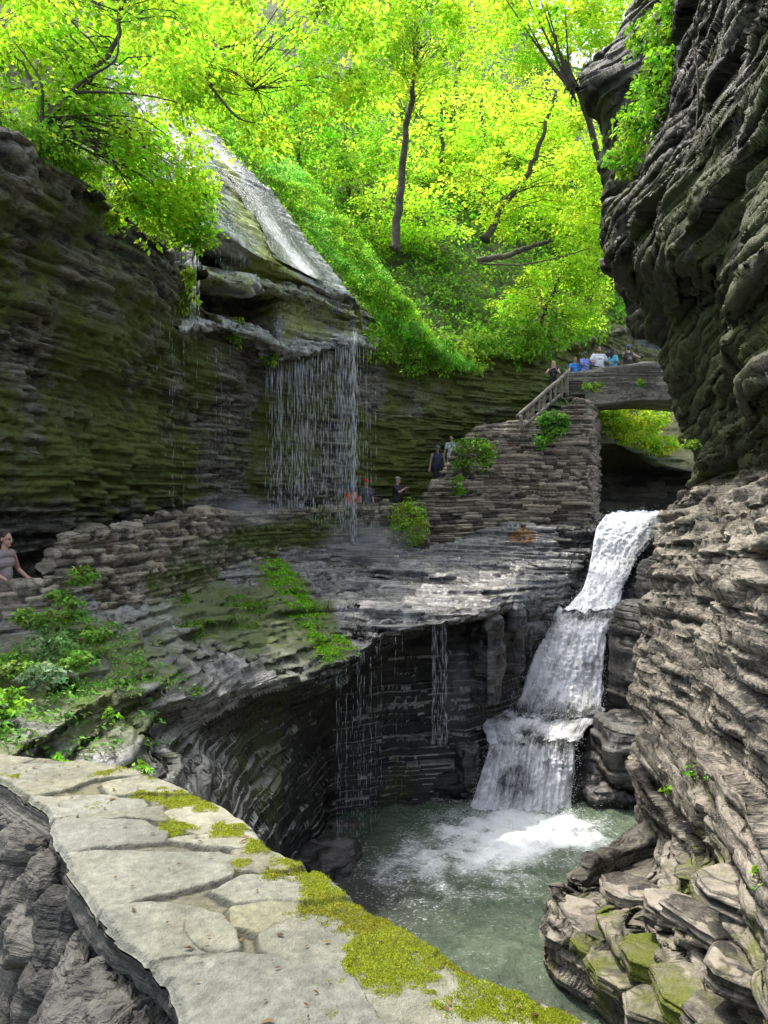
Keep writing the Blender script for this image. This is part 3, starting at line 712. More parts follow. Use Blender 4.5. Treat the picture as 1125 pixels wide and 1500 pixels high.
# ================================================================== near parapet (flagstone-capped wall in the foreground)
ZW = -0.9
def PW(px, py): return np.array([(px - CX) / (py - CY) * -ZW, F / (py - CY) * -ZW])
LE = np.array([(1.55, -1.4), (1.05, -0.5), (0.62, 0.1), (0.20, 0.65), (-0.12, 1.04), PW(258, 1500), PW(220, 1412), PW(152, 1342), PW(92, 1255), PW(62, 1182), PW(0, 1142), PW(-60, 1128), PW(-150, 1112), (-3.4, 3.1)])
RE = np.array([(2.3, -1.2), (1.85, -0.2), (1.40, 0.40), (0.93, 0.86), (0.62, 1.12), PW(862, 1502), PW(790, 1462), PW(655, 1393), PW(522, 1312), PW(412, 1246), PW(335, 1182), PW(215, 1133), PW(60, 1106), (-3.2, 3.4)])
nu, nv = 1150, 250
t = np.interp(np.linspace(0, 1, nu), [0, 0.22, 0.86, 1], [0, 4.6, 11.2, 13])
l_, r_ = _cr(LE, t, 0), _cr(RE, t, 0)
jl = np.stack([t * 0 + 3.3, np.cumsum(np.r_[0, np.linalg.norm(np.diff(l_, axis=0), axis=1)]), t * 0], -1)
jit = lambda s: 0.035 * fbm(jl, 2.6, 2, s) + 0.02 * np.round(2 * vnoise(jl * 5.5, s + 4)) / 2 + 0.010 * fbm(jl, 18, 2, s + 8)
wd = (r_ - l_); wd /= np.linalg.norm(wd, axis=1, keepdims=True)
l_ = l_ + wd * jit(3)[:, None]
r_ = r_ + wd * (jit(13) - 0.01)[:, None]
v = np.linspace(0, 1, nv)
XY = l_[:, None] * (1 - v)[None, :, None] + r_[:, None] * v[None, :, None]
Q3 = np.concatenate([XY, np.zeros(XY.shape[:2] + (1,))], 2)
XYw = XY + 0.022 * np.stack([fbm(Q3, 5, 3, 31), fbm(Q3, 5, 3, 32)], -1) + 0.006 * np.stack([fbm(Q3, 30, 2, 33), fbm(Q3, 30, 2, 34)], -1)
slabs = [
 [(245, 1410), (310, 1401), (400, 1405), (498, 1424), (560, 1486), (590, 1600), (250, 1620), (200, 1450)],
 [(160, 1332), (240, 1327), (300, 1331), (322, 1342), (347, 1370), (346, 1388), (300, 1399), (245, 1406), (190, 1420), (130, 1350)],
 [(90, 1254), (190, 1251), (320, 1251), (345, 1260), (340, 1280), (260, 1300), (195, 1316), (160, 1328), (110, 1320), (60, 1265)],
 [(55, 1206), (130, 1203), (215, 1207), (245, 1220), (240, 1231), (190, 1236), (90, 1250), (40, 1235)],
 [(40, 1168), (150, 1164), (200, 1172), (205, 1177), (160, 1187), (85, 1193), (40, 1184)],
 [(-60, 1121), (0, 1122), (90, 1124), (135, 1141), (90, 1157), (45, 1165), (-20, 1150)],
 [(-90, 1106), (0, 1104), (40, 1109), (20, 1119), (-60, 1120)],
 [(95, 1121), (155, 1115), (205, 1126), (205, 1136), (145, 1141), (120, 1132)],
 [(150, 1150), (210, 1138), (275, 1148), (275, 1161), (200, 1161), (165, 1162)],
 [(245, 1186), (310, 1175), (375, 1187), (395, 1215), (295, 1221), (265, 1211)],
 [(255, 1231), (350, 1223), (400, 1225), (430, 1246), (350, 1241)],
 [(250, 1199), (180, 1197), (95, 1201), (160, 1190), (235, 1182)],
 [(315, 1304), (360, 1286), (450, 1291), (475, 1281), (540, 1313), (440, 1321), (350, 1316)],
 [(395, 1366), (430, 1350), (470, 1342), (512, 1360), (522, 1395), (500, 1418), (420, 1402), (400, 1386)],
 [(345, 1327), (430, 1324), (440, 1340), (390, 1362), (352, 1355)],
 [(525, 1428), (640, 1412), (700, 1440), (735, 1490), (700, 1540), (600, 1560), (572, 1492)],
 [(545, 1375), (600, 1362), (640, 1385), (620, 1402), (545, 1418), (535, 1400)],
 [(715, 1440), (790, 1455), (870, 1500), (900, 1560), (760, 1560), (748, 1490)],
 [(350, 1248), (420, 1250), (450, 1268), (400, 1280), (352, 1272)],
]
tone = [0.0, 0.04, 0.05, 0.0, 0.05, 0.05, 0.06, 0.08, 0.06, 0.14, 0.10, -0.02, 0.06, 0.02, 0.03, 0.02, 0.04, 0.05, 0.02]
warm = [0.0, 0.1, 0.2, 0.0, 0.1, 0.3, 0.4, 0.7, 0.6, 0.8, 0.6, 0.3, 0.3, 0.2, 0.8, 0.4, 0.5, 0.5, 0.6]
best = np.full(XY.shape[:2], -9.0); sid = np.zeros(XY.shape[:2], int)
for i, pl in enumerate(slabs):
    pg = np.array([PW(*q) for q in pl])
    inside = np.zeros(XY.shape[:2], bool); dm = np.full(XY.shape[:2], 9.0)
    for a, b in zip(pg, np.roll(pg, -1, 0)):
        ab = b - a
        tt = np.clip(((XYw - a) @ ab) / (ab @ ab), 0, 1)
        dm = np.minimum(dm, np.linalg.norm(XYw - a - tt[..., None] * ab, axis=2))
        cr = ((a[1] > XYw[..., 1]) != (b[1] > XYw[..., 1])) & (XYw[..., 0] < (b[0] - a[0]) * (XYw[..., 1] - a[1]) / (b[1] - a[1] + 1e-12) + a[0])
        inside ^= cr
    sdv = np.where(inside, dm, -dm)
    up_ = sdv > best
    best = np.where(up_, sdv, best); sid = np.where(up_, i, sid)
best = best + 0.017
slabk = sstep(-0.001, 0.007, best)
rid = np.random.default_rng(3)
tx, ty, hz = rid.normal(0, 0.010, 30), rid.normal(0, 0.010, 30), rid.uniform(-0.003, 0.006, 30)
cen = np.array([np.mean([PW(*q) for q in pl], 0) for pl in slabs])
rel = XY - cen[sid]
h = -0.008 + slabk * (0.008 + hz[sid] + rel[..., 0] * tx[sid] + rel[..., 1] * ty[sid])
lamin = fbm(Q3 * [1, 1, 1], 3.0, 4, 41)
h += 0.004 * np.round(lamin * 5) / 5 * slabk + 0.003 * fbm(Q3, 14, 3, 42) + (1 - slabk) * 0.006 * fbm(Q3, 30, 3, 43)
crackf = np.abs(fbm(Q3, 3.1, 3, 44))
crack = np.exp(-(crackf / 0.008) ** 2) * sstep(0.25, 0.45, fbm(Q3, 1.3, 2, 45) + 0.25)
h -= 0.006 * crack
edge = np.minimum(v, 1 - v)[None, :] * np.linalg.norm(r_ - l_, axis=1)[:, None]
h -= 0.02 * np.exp(-(edge / 0.012) ** 2)
mossc = [(430, 1268, .10), (385, 1243, .07), (460, 1290, .07), (560, 1340, .10), (600, 1375, .10), (650, 1400, .10), (700, 1432, .10), (760, 1462, .09), (540, 1400, .08), (480, 1325, .08), (250, 1133, .08), (270, 1172, .09), (250, 1214, .05), (335, 1221, .07), (300, 1180, .05), (600, 1420, .08), (520, 1355, .05), (640, 1440, .05), (350, 1272, .04), (800, 1490, .06), (700, 1462, .09), (570, 1385, .07), (405, 1282, .06), (200, 1125, .07), (225, 1165, .06), (610, 1355, .06), (150, 1135, .04), (300, 1165, .06)]
mo = np.zeros(XY.shape[:2])
for (a, b, rr) in mossc:
    c_ = PW(a, b)
    mo = np.maximum(mo, np.exp(-((XY - c_) ** 2).sum(2) / (rr * 1.15) ** 2))
mo = mo * 1.08 + 0.62 * fbm(Q3, 8, 4, 51) + 0.42 * fbm(Q3, 32, 3, 54) - 0.16 * slabk + 0.10 * np.exp(-(best / 0.012) ** 2)
mo -= 0.5 * np.exp(-(edge / 0.03) ** 2)
mo += 0.22 * fbm(Q3, 75, 2, 57)
mk = sstep(0.44, 0.70, mo)
bump_m = 0.5 + 0.5 * fbm(Q3, 55, 3, 52)
h += mk * (0.001 + 0.005 * bump_m)
Z = ZW + h
me = np_mesh('coping', np.concatenate([XY, Z[..., None]], 2).reshape(-1, 3), grid_faces(nu, nv), True)
tn = np.array(tone + [0] * 11)[sid]; wm = np.array(warm + [0] * 11)[sid]
stone = np.stack([0.205 + tn * .8 + wm * 0.035, 0.205 + tn * .8 + wm * 0.020, 0.172 + tn * .75 - wm * 0.035], -1)
mort = np.stack([0.175 + 0 * tn, 0.165 + 0 * tn, 0.115 + 0 * tn], -1)
c = mort * (1 - slabk[..., None]) + stone * slabk[..., None]
c *= (1 + 0.28 * fbm(Q3, 2.2, 4, 61) + 0.22 * fbm(Q3, 16, 3, 62) + 0.25 * fbm(Q3, 60, 3, 66))[..., None]
lich = sstep(0.30, 0.42, fbm(Q3, 26, 3, 67) * (0.5 + fbm(Q3, 2.0, 2, 68)))[..., None]
c = c * (1 - .5 * lich) + np.array([.34, .35, .29]) * .5 * lich
stn = sstep(0.1, 0.45, fbm(Q3, 3.2, 4, 69))[..., None] * .35
c = c * (1 - stn) + c * np.array([.62, .62, .58]) * stn
yl = sstep(0.15, 0.5, fbm(Q3, 1.7, 3, 63))[..., None] * 0.5
c = c * (1 - yl) + c * np.array([1.05, 1.0, 0.75]) * yl
c *= (1 - 0.6 * crack * (best > -0.02))[..., None]
gap = np.exp(-((best + 0.004) / 0.007) ** 2)
c *= (1 - 0.75 * gap)[..., None]
mossg = np.stack([0.20 + 0.12 * bump_m, 0.215 + 0.10 * bump_m, 0.018 + 0 * bump_m], -1) * (0.35 + 0.9 * bump_m ** 1.5)[..., None]
brown = sstep(0.2, 0.5, fbm(Q3, 7, 3, 64))[..., None] * 0.5
mossg = mossg * (1 - brown) + mossg * np.array([0.8, 0.62, 0.8]) * brown
c = c * (1 - mk[..., None]) + mossg * mk[..., None]
c = c * np.array([0.70, 0.71, 0.68])
set_col(me, np.clip(c, 0.01, 1).reshape(-1, 3))
def coping_mat():
    m = NT('flagstone')
    col = m.attr('col').outputs['Color']
    p = m.pos((1, 1, 1))
    n = m.noise(p, 45, 5, 0.7); n2 = m.noise(p, 170, 3, 0.6)
    sp = m.ramp(n2, 0.62, 0.72, 0.0, 0.35)
    col = m.mix(m.ramp(n, 0.25, 0.75), m.mix(1.0, col, (0.72, 0.72, 0.72), 'MULTIPLY'), m.mix(1.0, col, (1.2, 1.2, 1.2), 'MULTIPLY'))
    col = m.mix(sp, col, m.mix(1.0, col, (0.45, 0.45, 0.45), 'MULTIPLY'))
    bp = m.n('ShaderNodeBump', {'Height': m.math('ADD', n, n2), 'Strength': 0.8, 'Distance': 0.008})
    return m.surf(m.n('ShaderNodeBsdfPrincipled', {'Base Color': col, 'Roughness': 0.75, 'Normal': bp.outputs[0], 'Specular IOR Level': 0.3}).outputs[0])
M_COPE = coping_mat()
nw = empty('parapet_wall', (float(XY[nu // 2, nv // 2, 0]), float(XY[nu // 2, nv // 2, 1]), -1.72))
tag(nw, 'foreground parapet wall capped with pale flagstones and yellow moss', 'stone wall')
link('coping', me, M_COPE, nw)
# moss cushions: thousands of tiny blades (one part)
mrg = np.random.default_rng(8)
msoft = sstep(0.22, 0.72, mo + 0.25 * fbm(Q3, 5, 2, 59)) ** 1.5
wgt = (msoft * (0.35 + bump_m) * (XY[..., 1] > 1.0) * (XY[..., 1] < 3.2)); n_ = 48000
ii = mrg.choice(wgt.size, size=n_, p=(wgt / wgt.sum()).ravel())
pb = np.concatenate([XY, Z[..., None]], 2).reshape(-1, 3)[ii] + mrg.normal(0, .002, (n_, 3)) * [1, 1, 0]
dv_ = mrg.normal(0, .55, (n_, 3)) + [0, 0, 1]; dv_ /= np.linalg.norm(dv_, axis=1, keepdims=True)
ln_ = mrg.uniform(.0015, .004, n_)[:, None]; sd2 = np.cross(dv_, mrg.normal(size=(n_, 3))); sd2 /= np.linalg.norm(sd2, axis=1, keepdims=True)
Vm = np.stack([pb - sd2 * .0016, pb + sd2 * .0016, pb + dv_ * ln_], 1).reshape(-1, 3)
mm_ = np_mesh('moss', Vm, np.arange(n_ * 3).reshape(n_, 3))
cm = np.array([.37, .40, .03]) * np.clip(1 + mrg.normal(0, .35, (n_, 1)), .3, 2) * (1 - np.clip(.55 * (mrg.uniform(size=(n_, 1)) < .15) + .8 * sstep(.05, .45, fbm(pb, 7.0, 3, 64))[:, None] * mrg.uniform(.3, 1, (n_, 1)), 0, .9) * np.array([.42, .62, .35]))
set_col(mm_, np.repeat(cm, 3, 0))
o = link('moss', mm_, leaf_mat('moss_blade', .35), nw); o['kind'] = 'stuff'
# slab edge + rough stone face on the path side
down = [(0.0, -0.005), (0.004, -0.03), (0.0, -0.085), (0.07, -0.105), (0.11, -0.16), (0.05, -0.30), (-0.02, -0.42), (0.03, -0.52), (-0.06, -0.66), (-0.04, -0.90)]
rows = []
for k, (inn, dz) in enumerate(down):
    q = l_ + wd * inn
    zt = Z[:, 0] if k < 2 else np.full(nu, ZW - 0.01)
    rows.append(np.concatenate([q, (zt + dz)[:, None]], 1))
C = np.array(rows)
tr = np.interp(np.linspace(0, 1, 260), [0, 0.30, 0.42, 1], [0, 2, 4, 9])
G = _cr(C, tr, 0)
nC = -np.concatenate([wd, np.zeros((len(wd), 1))], 1)
off, kk, rb1 = strata(G, 0.17, 0.42, 77, (-0.7, 0.7), warp=0.05, blocky=0.9, joint=0.9)
o3, _, rb3 = strata(G, 0.035, 0.16, 78, (-0.7, 0.7), blocky=0.8, joint=0.3)
dep = sstep(-0.02, -0.12, G[..., 2] - ZW)
amp = dep * (0.075 * off + 0.016 * o3) + (1 - dep) * (0.012 * o3 + 0.012 * fbm(G, 9, 3, 81)) + 0.03 * dep * fbm(G, 4, 3, 79) + 0.006 * fbm(G, 30, 2, 80)
amp[0] = 0
G = G + nC[None] * amp[..., None]
M_FACE = rock_mat('rough_wall_stone', (0.008, 0.008, 0.007), (0.105, 0.10, 0.08), moss=(0.05, 0.06, 0.02), moss2=(0.10, 0.12, 0.02), moss_all=0.0, rough=0.8, streak=14, bump=0.5)
me = np_mesh('stone_face', G.reshape(-1, 3), grid_faces(*G.shape[:2]))
mk_ = np.zeros(G.shape); mk_[..., 0] = 0.1 * dep; mk_[..., 2] = 0.5 + 0.5 * rb1
set_col(me, mk_.reshape(-1, 3), 'mask')
link('stone_face', me, M_FACE, nw)
# big loose-looking stones set in that face
def face_stone(c, r, rot, seed):
    nu_, nv_ = 72, 48
    th, ph = np.meshgrid(np.linspace(0, 2 * math.pi, nu_), np.linspace(-math.pi / 2, math.pi / 2, nv_))
    f = lambda q, e: np.sign(q) * np.abs(q) ** e
    S = np.stack([f(np.cos(th), .55) * f(np.cos(ph), .5), f(np.sin(th), .55) * f(np.cos(ph), .5), f(np.sin(ph), .55)], -1)
    D = S / (np.linalg.norm(S, axis=2, keepdims=True) + 1e-6)
    S = S * (1 + 0.30 * fbm(D + seed * 3.1, 1.1, 2, seed)[..., None] + 0.10 * np.round(3 * fbm(D + seed, 2.2, 2, seed + 1))[..., None] / 3)
    S = S * np.array(r)
    S = S + D * (0.010 * fbm(S + seed, 22, 3, seed))[..., None] + D * (0.006 * np.round(2 * fbm((S + seed) * [1, 1, 6], 12, 2, seed + 2)))[..., None]
    Rm = np.array(Matrix.Rotation(rot[2], 3, 'Z') @ Matrix.Rotation(rot[1], 3, 'Y') @ Matrix.Rotation(rot[0], 3, 'X'))
    S = S @ Rm.T + np.asarray(c)
    S[:, -1] = S[:, 0]
    me = np_mesh('stone', S.reshape(-1, 3), grid_faces(nv_, nu_))
    k_ = np.zeros((nu_ * nv_, 3)); k_[:, 0] = 0.12 * vrr.uniform(-1, 1.4); k_[:, 2] = vrr.uniform(0.1, 0.9)
    set_col(me, k_, 'mask')
    return link('stone', me, M_FACE, nw)
vrr = np.random.default_rng(41)
jj = np.linspace(300, 930, 26).astype(int)
for n_, j_ in enumerate(jj):
    for lv in range(2):
        z_ = ZW - (0.24 if lv == 0 else 0.52) + vrr.uniform(-.04, .04)
        c_ = l_[j_] - wd[j_] * ((0.00 if lv == 0 else 0.05) + vrr.uniform(-.03, .05))
        az = math.atan2(wd[j_][1], wd[j_][0])
        face_stone((c_[0], c_[1], z_), (vrr.uniform(.07, .11), vrr.uniform(.08, .15), vrr.uniform(.06, .13)), (vrr.normal(0, .5), vrr.normal(0, .3), az + vrr.normal(0, .3)), 500 + n_ * 2 + lv)
# gorge side of the wall
rr = r_[::5]; w5 = wd[::5]
C = np.array([np.concatenate([rr + w5 * a, np.full((len(rr), 1), ZW + b)], 1) for a, b in [(0, -0.02), (0.0, -0.08), (-0.05, -0.12), (-0.04, -0.6), (0.02, -1.2), (-0.1, -2.4), (-0.4, -4.5), (-0.5, -7.4)]])
C[0, :, 2] = Z[::5, -1]
G = _cr(C, np.linspace(0, 7, 200), 0)
off, kk, rb1 = strata(G, 0.15, 0.4, 97, (-0.7, 0.7))
G = G + np.concatenate([w5, np.zeros((len(w5), 1))], 1)[None] * (0.05 * off * sstep(-0.03, -0.15, G[..., 2] - ZW))[..., None]
me = np_mesh('gorge_face', G.reshape(-1, 3), grid_faces(*G.shape[:2]))
set_col(me, np.zeros((G.shape[0] * G.shape[1], 3)), 'mask')
link('gorge_face', me, M_FACE, nw)

# ================================================================== dry-stone walls along the path, the stair wall and the bridge
def stone_wall(name, top, bot, thick, seed, label, mat=M_WALLST, parent=None, cat='stone wall', st=0.085, sl=0.34, sa=0.055, res=0.022, moss=0.0, bd=(0, 1, 0), wet=0.0, mossfn=None, along=(0.8, 0.6)):
    Tt = np.array([P(*c) for c in top]); Bt = np.array([P(*c) for c in bot])
    bd = np.array(bd, float)
    r = [Bt + [0, 0, -0.3], Bt * 0.5 + Tt * 0.5, Tt, Tt + [0, 0, 0.0] + bd * thick, Tt + bd * thick - [0, 0, 1.0]]
    C = np.array(r)
    G = loft(C, res, res, 900, 900)
    N = normals(G, (0, 0, 2))
    off, k, rb = strata(G, st, sl, seed, along, warp=0.10, blocky=0.75, joint=0.8)
    o2, _, _ = strata(G, st * 2.3, sl * 2, seed + 5, along, warp=0.15, blocky=0.8, joint=0.0)
    H = N.copy()
    d = sa * off + 0.5 * sa * o2 + 0.015 * fbm(G, 5, 3, seed) + 0.07 * fbm(G, 0.7, 2, seed + 1)
    G = G + H * d[..., None]
    topk = sstep(0.5, 0.8, N[..., 2])
    G[..., 2] += topk * 0.035 * np.round(2 * fbm(G * [1, 1, 0.1], 1.6, 2, seed + 2))
    fn = mossfn or (lambda g: (np.full(g.shape[:2], moss), np.full(g.shape[:2], wet)))
    o = rock_obj(name, G, rb, mat, fn, parent)
    if parent is None: tag(o, label, cat)
    return o
stone_wall('stone_wall', [(-160, 866, 10.2), (-40, 862, 10.6), (30, 856, 10.8), (70, 852, 11.1), (86, 851, 11.5)], [(-160, 930, 10.1), (-40, 930, 10.4), (30, 925, 10.6), (72, 915, 10.9), (90, 905, 11.3)], 0.42, 201, 'low grey stone wall at the left edge in front of the woman', sa=0.06)
pts_t = [(62, 838, 11.7), (84, 822, 12.0), (104, 792, 12.6), (128, 776, 13.2), (180, 771, 14.3), (250, 757, 16.2), (300, 753, 17.7), (380, 752, 20.7), (450, 747, 23.2), (522, 742, 25.2), (574, 740, 25.8)]
pts_b = [(60, 905, 11.4), (90, 895, 11.7), (112, 885, 12.1), (140, 875, 12.6), (205, 865, 14.0), (275, 850, 16.2), (305, 845, 17.5), (385, 815, 20.5), (452, 798, 23.1), (525, 795, 25.0), (574, 806, 25.5)]
def wmoss(g):
    return 0.20 + 0.5 * blob(g, P(400, 785, 21.5), (2.6, 3.2, .45)) + 0.25 * blob(g, P(480, 770, 24), (1.5, 2, .5)) + 0.25 * blob(g, P(250, 850, 16), (1.5, 3, 0.5)), 0.35 * sstep(15.5, 18, g[..., 1])
stone_wall('stone_wall', pts_t, pts_b, 0.42, 202, 'long dry stone wall beside the path, mossy and wet under the falling water', sa=0.075, res=0.026, mossfn=wmoss, bd=(-0.75, 0.65, 0), along=(0.45, 0.9))
stone_wall('stone_wall', [(574, 741, 25.7), (600, 738, 26.1), (626, 735, 26.7)], [(574, 815, 25.3), (600, 812, 25.7), (632, 812, 26.1)], 0.45, 203, 'short plant-covered stone wall between the falling water and the stairs', sa=0.05, moss=0.35)
stone_wall('stair_wall', [(616, 738, 26.9), (634, 712, 27.3), (652, 690, 27.7), (668, 664, 28.1), (684, 645, 28.5), (704, 627, 28.9), (742, 624, 29.2), (772, 621, 29.4), (800, 612, 29.5), (842, 590, 29.6), (866, 588, 29.6), (872, 589, 30.4), (878, 591, 33.5)],
           [(612, 800, 26.5), (634, 796, 26.8), (655, 790, 27.0), (672, 785, 27.2), (690, 780, 27.4), (706, 778, 27.6), (742, 776, 27.8), (772, 775, 28.0), (800, 775, 28.1), (842, 773, 28.2), (864, 772, 28.3), (872, 771, 29.2), (879, 768, 33.0)], 0.5, 204,
           'tall dry stone wall carrying the stairs up to the bridge', sa=0.085, res=0.022, moss=-0.05, st=0.085, sl=0.38, bd=(-0.1, 0.95, 0), mossfn=lambda g: (0.3 * blob(g, P(690, 680, 28), (1.2, 1.5, 1.2)) - 0.03, 0.0 * g[..., 0]))

# bridge
br = empty('stone_bridge', (9.2, 31.2, 4.0))
tag(br, 'small stone footbridge with people leaning on its parapet', 'bridge')
M_BRIDGE = rock_mat('bridge_stone', (0.07, 0.062, 0.05), (0.40, 0.36, 0.29), moss=(0.06, 0.09, 0.015), moss2=(0.12, 0.16, 0.02), moss_all=0.05, rough=0.8, streak=5, bump=0.4)
stone_wall('parapet', [(832, 546, 30.4), (860, 543, 30.4), (900, 539, 30.3), (945, 533, 30.2), (1010, 527, 30.1)], [(836, 566, 30.35), (860, 567, 30.35), (900, 567, 30.25), (945, 566, 30.15), (1010, 560, 30.0)], 0.42, 205, '', M_BRIDGE, br, st=0.16, sl=0.9, sa=0.05)
stone_wall('parapet', [(836, 556, 32.6), (880, 552, 32.6), (940, 546, 32.5), (1005, 538, 32.4)], [(836, 580, 32.6), (880, 580, 32.6), (940, 578, 32.5), (1005, 574, 32.4)], 0.42, 206, '', M_BRIDGE, br, st=0.16, sl=0.9, sa=0.05)
def box_grid(C8, name, mat, parent, seed, res=0.04, sa=0.03):
    """C8: four profile corner rows (n,3) swept -> closed tube"""
    C = np.array(list(C8) + [C8[0]])
    out = []
    for k in range(len(C) - 1):
        n = max(2, int(np.linalg.norm(C[k + 1] - C[k], axis=1).mean() / res))
        for j in range(n): out.append(C[k] + (C[k + 1] - C[k]) * j / n)
    out.append(C[0])
    G = np.array(out)
    nc = int(np.linalg.norm(np.diff(G[0], axis=0), axis=1).sum() / res)
    G = _cr(G, np.linspace(0, G.shape[1] - 1, max(4, nc)), 1)
    N = normals(G)
    G = G + N * (sa * fbm(G, 1.5, 4, seed))[..., None]
    return rock_obj(name, G, fbm(G, 2, 2, seed), mat, None, parent)
xs = np.linspace(0, 1, 9)
x_, y0, y1 = 7.9 + xs * 4.6, 30.25 - xs * 0.3, 32.9 - xs * 0.2
arch = 0.20 * np.sin(xs * math.pi)
zt = 4.88 + xs * 0.1
A = np.stack([x_, y0, zt], 1); Bq = np.stack([x_, y1, zt], 1); Cq = np.stack([x_, y1, zt - 0.75 + arch], 1); D = np.stack([x_, y0, zt - 0.75 + arch], 1)
M_ARCH = rock_mat('arch_stone', (0.06, 0.054, 0.044), (0.32, 0.29, 0.235), moss_all=-0.15, rough=0.8, streak=2.0, bump=0.6)
box_grid([A, Bq, Cq, D], 'arch', M_ARCH, br, 9)

# wooden railing beside the top flight of steps
def tube(pts, rad, sides=8, cap=True):
    pts = np.asarray(pts, float); rad = np.broadcast_to(np.asarray(rad, float), (len(pts),))
    tg = np.gradient(pts, axis=0); tg /= np.linalg.norm(tg, axis=1, keepdims=True) + 1e-9
    ref = np.array([0.0, 0.0, 1.0]) if abs(tg[0][2]) < 0.9 else np.array([1.0, 0, 0])
    V = []
    a = np.linspace(0, 2 * math.pi, sides, endpoint=False)
    u = np.cross(tg[0], ref); u /= np.linalg.norm(u)
    for p, t_, r in zip(pts, tg, rad):
        u = u - t_ * (u @ t_); u /= np.linalg.norm(u) + 1e-9
        w_ = np.cross(t_, u)
        V.append(p + r * (np.cos(a)[:, None] * u + np.sin(a)[:, None] * w_))
    V = np.array(V); n = len(pts)
    i = np.arange(n * sides).reshape(n, sides); j = np.roll(i, -1, 1)
    Fq = np.stack([i[:-1], j[:-1], j[1:], i[1:]], -1).reshape(-1, 4)
    return V.reshape(-1, 3), Fq
def merge(parts):
    Vs, Fs, o_ = [], [], 0
    for V, Fq in parts:
        Vs.append(V); Fs.append(Fq + o_); o_ += len(V)
    return np.concatenate(Vs), np.concatenate(Fs)
def capped(pts, rad, sides=8):
    pts = np.asarray(pts, float); rad = np.broadcast_to(np.asarray(rad, float), (len(pts),))
    d0 = pts[0] - pts[1]; d0 /= np.linalg.norm(d0); d1 = pts[-1] - pts[-2]; d1 /= np.linalg.norm(d1)
    return tube(np.concatenate([[pts[0] + d0 * 1e-3], pts, [pts[-1] + d1 * 1e-3]]), np.r_[1e-4, rad, 1e-4], sides)
M_RAIL = plain_mat('weathered_timber', (0.21, 0.18, 0.15), 0.8, 0.4, 6, 0.3, stretch=(1, 1, 1))
ra, rb_ = P(757, 611, 29.0), P(834, 543, 30.2)
la, lb = P(766, 626, 29.0), P(826, 574, 30.2)
rl = empty('railing', tuple(la - [0, 0, 0.2]))
tag(rl, 'weathered wooden stair railing sloping up to the bridge', 'railing')
def timber(name, a, b, r, seed):
    n = 14
    pts = np.array([a + (b - a) * k / (n - 1) for k in range(n)])
    pts += 0.008 * np.random.default_rng(seed).normal(size=pts.shape)
    V, Fq = capped(pts, r, 8)
    return link(name, np_mesh(name, V, Fq, False), M_RAIL, rl)
timber('handrail', ra, rb_, 0.075, 1)
timber('bottom_rail', la, lb, 0.06, 2)
for k in range(9):
    t_ = 0.09 + 0.86 * k / 8
    a = ra + (rb_ - ra) * t_
    b = la + (lb - la) * min(1, max(0, t_ + 0.03 * math.sin(k * 2.3)))
    b = np.array([a[0] + 0.06 * math.sin(k * 3.1), a[1], (la + (lb - la) * t_)[2]])
    timber('baluster', a, b, 0.05, 10 + k)
timber('post', ra + [0.15, 0, 0.05], ra + [0.2, 0, -0.55], 0.07, 30)
timber('post', rb_ + [-0.1, 0, 0.03], rb_ + [-0.08, 0, -1.0], 0.08, 31)

# wet steps where the falling water spills off the path
for i, (x0, x1, y, d, dd) in enumerate([(505, 566, 788, 25.0, 0.8), (472, 572, 797, 24.5, 0.8), (448, 578, 806, 24.0, 0.8), (432, 585, 816, 23.4, 0.9)]):
    a, b = P(x0, y, d), P(x1, y, d)
    xs_ = np.linspace(0, 1, 7)
    ln = a + (b - a) * xs_[:, None] + np.stack([0 * xs_, 0.06 * np.sin(xs_ * 9 + i), 0 * xs_], 1)
    o = box_grid([ln, ln + [0, dd, 0.02], ln + [0, dd, -0.4], ln + [0, -0.02, -0.4]], 'stone_step', M_LEDGE, None, 300 + i, 0.035, 0.05)
    tag(o, ['topmost and shortest', 'second from the top', 'third from the top', 'lowest and longest'][i] + ' wet stone step where the water spills off the path', 'step', 'wet steps below the falling water')

# ================================================================== people
def capsule(a, b, ra, rb, n=12, rings=4):
    a, b = np.asarray(a, float), np.asarray(b, float)
    d = b - a; L_ = np.linalg.norm(d)
    if L_ < 1e-6: d = np.array([0, 0, 1e-4]); L_ = 1e-4
    d = d / L_
    pts, rad = [], []
    for k in range(rings + 1):
        t = math.pi / 2 * (1 - k / rings); pts.append(a - d * ra * math.sin(t)); rad.append(max(1e-4, ra * math.cos(t)))
    for k in range(rings + 1):
        t = math.pi / 2 * k / rings; pts.append(b + d * rb * math.sin(t)); rad.append(max(1e-4, rb * math.cos(t)))
    pts = np.array(pts); u = np.cross(d, [0.13, 0.91, 0.37]); u /= np.linalg.norm(u); w_ = np.cross(d, u)
    an = np.linspace(0, 2 * math.pi, n, endpoint=False)
    V = (pts[:, None] + np.array(rad)[:, None, None] * (np.cos(an)[None, :, None] * u + np.sin(an)[None, :, None] * w_)).reshape(-1, 3)
    i = np.arange(len(pts) * n).reshape(len(pts), n); j = np.roll(i, -1, 1)
    return V, np.stack([i[:-1], j[:-1], j[1:], i[1:]], -1).reshape(-1, 4)
def ellipsoid(c, r, rot=0.0, n=14):
    V, Fq = capsule((0, 0, -1e-4), (0, 0, 1e-4), 1, 1, n, 7)
    V = V * np.asarray(r)
    ca, s_ = math.cos(rot), math.sin(rot)
    V = V @ np.array([[1, 0, 0], [0, ca, -s_], [0, s_, ca]]).T
    return V + np.asarray(c), Fq
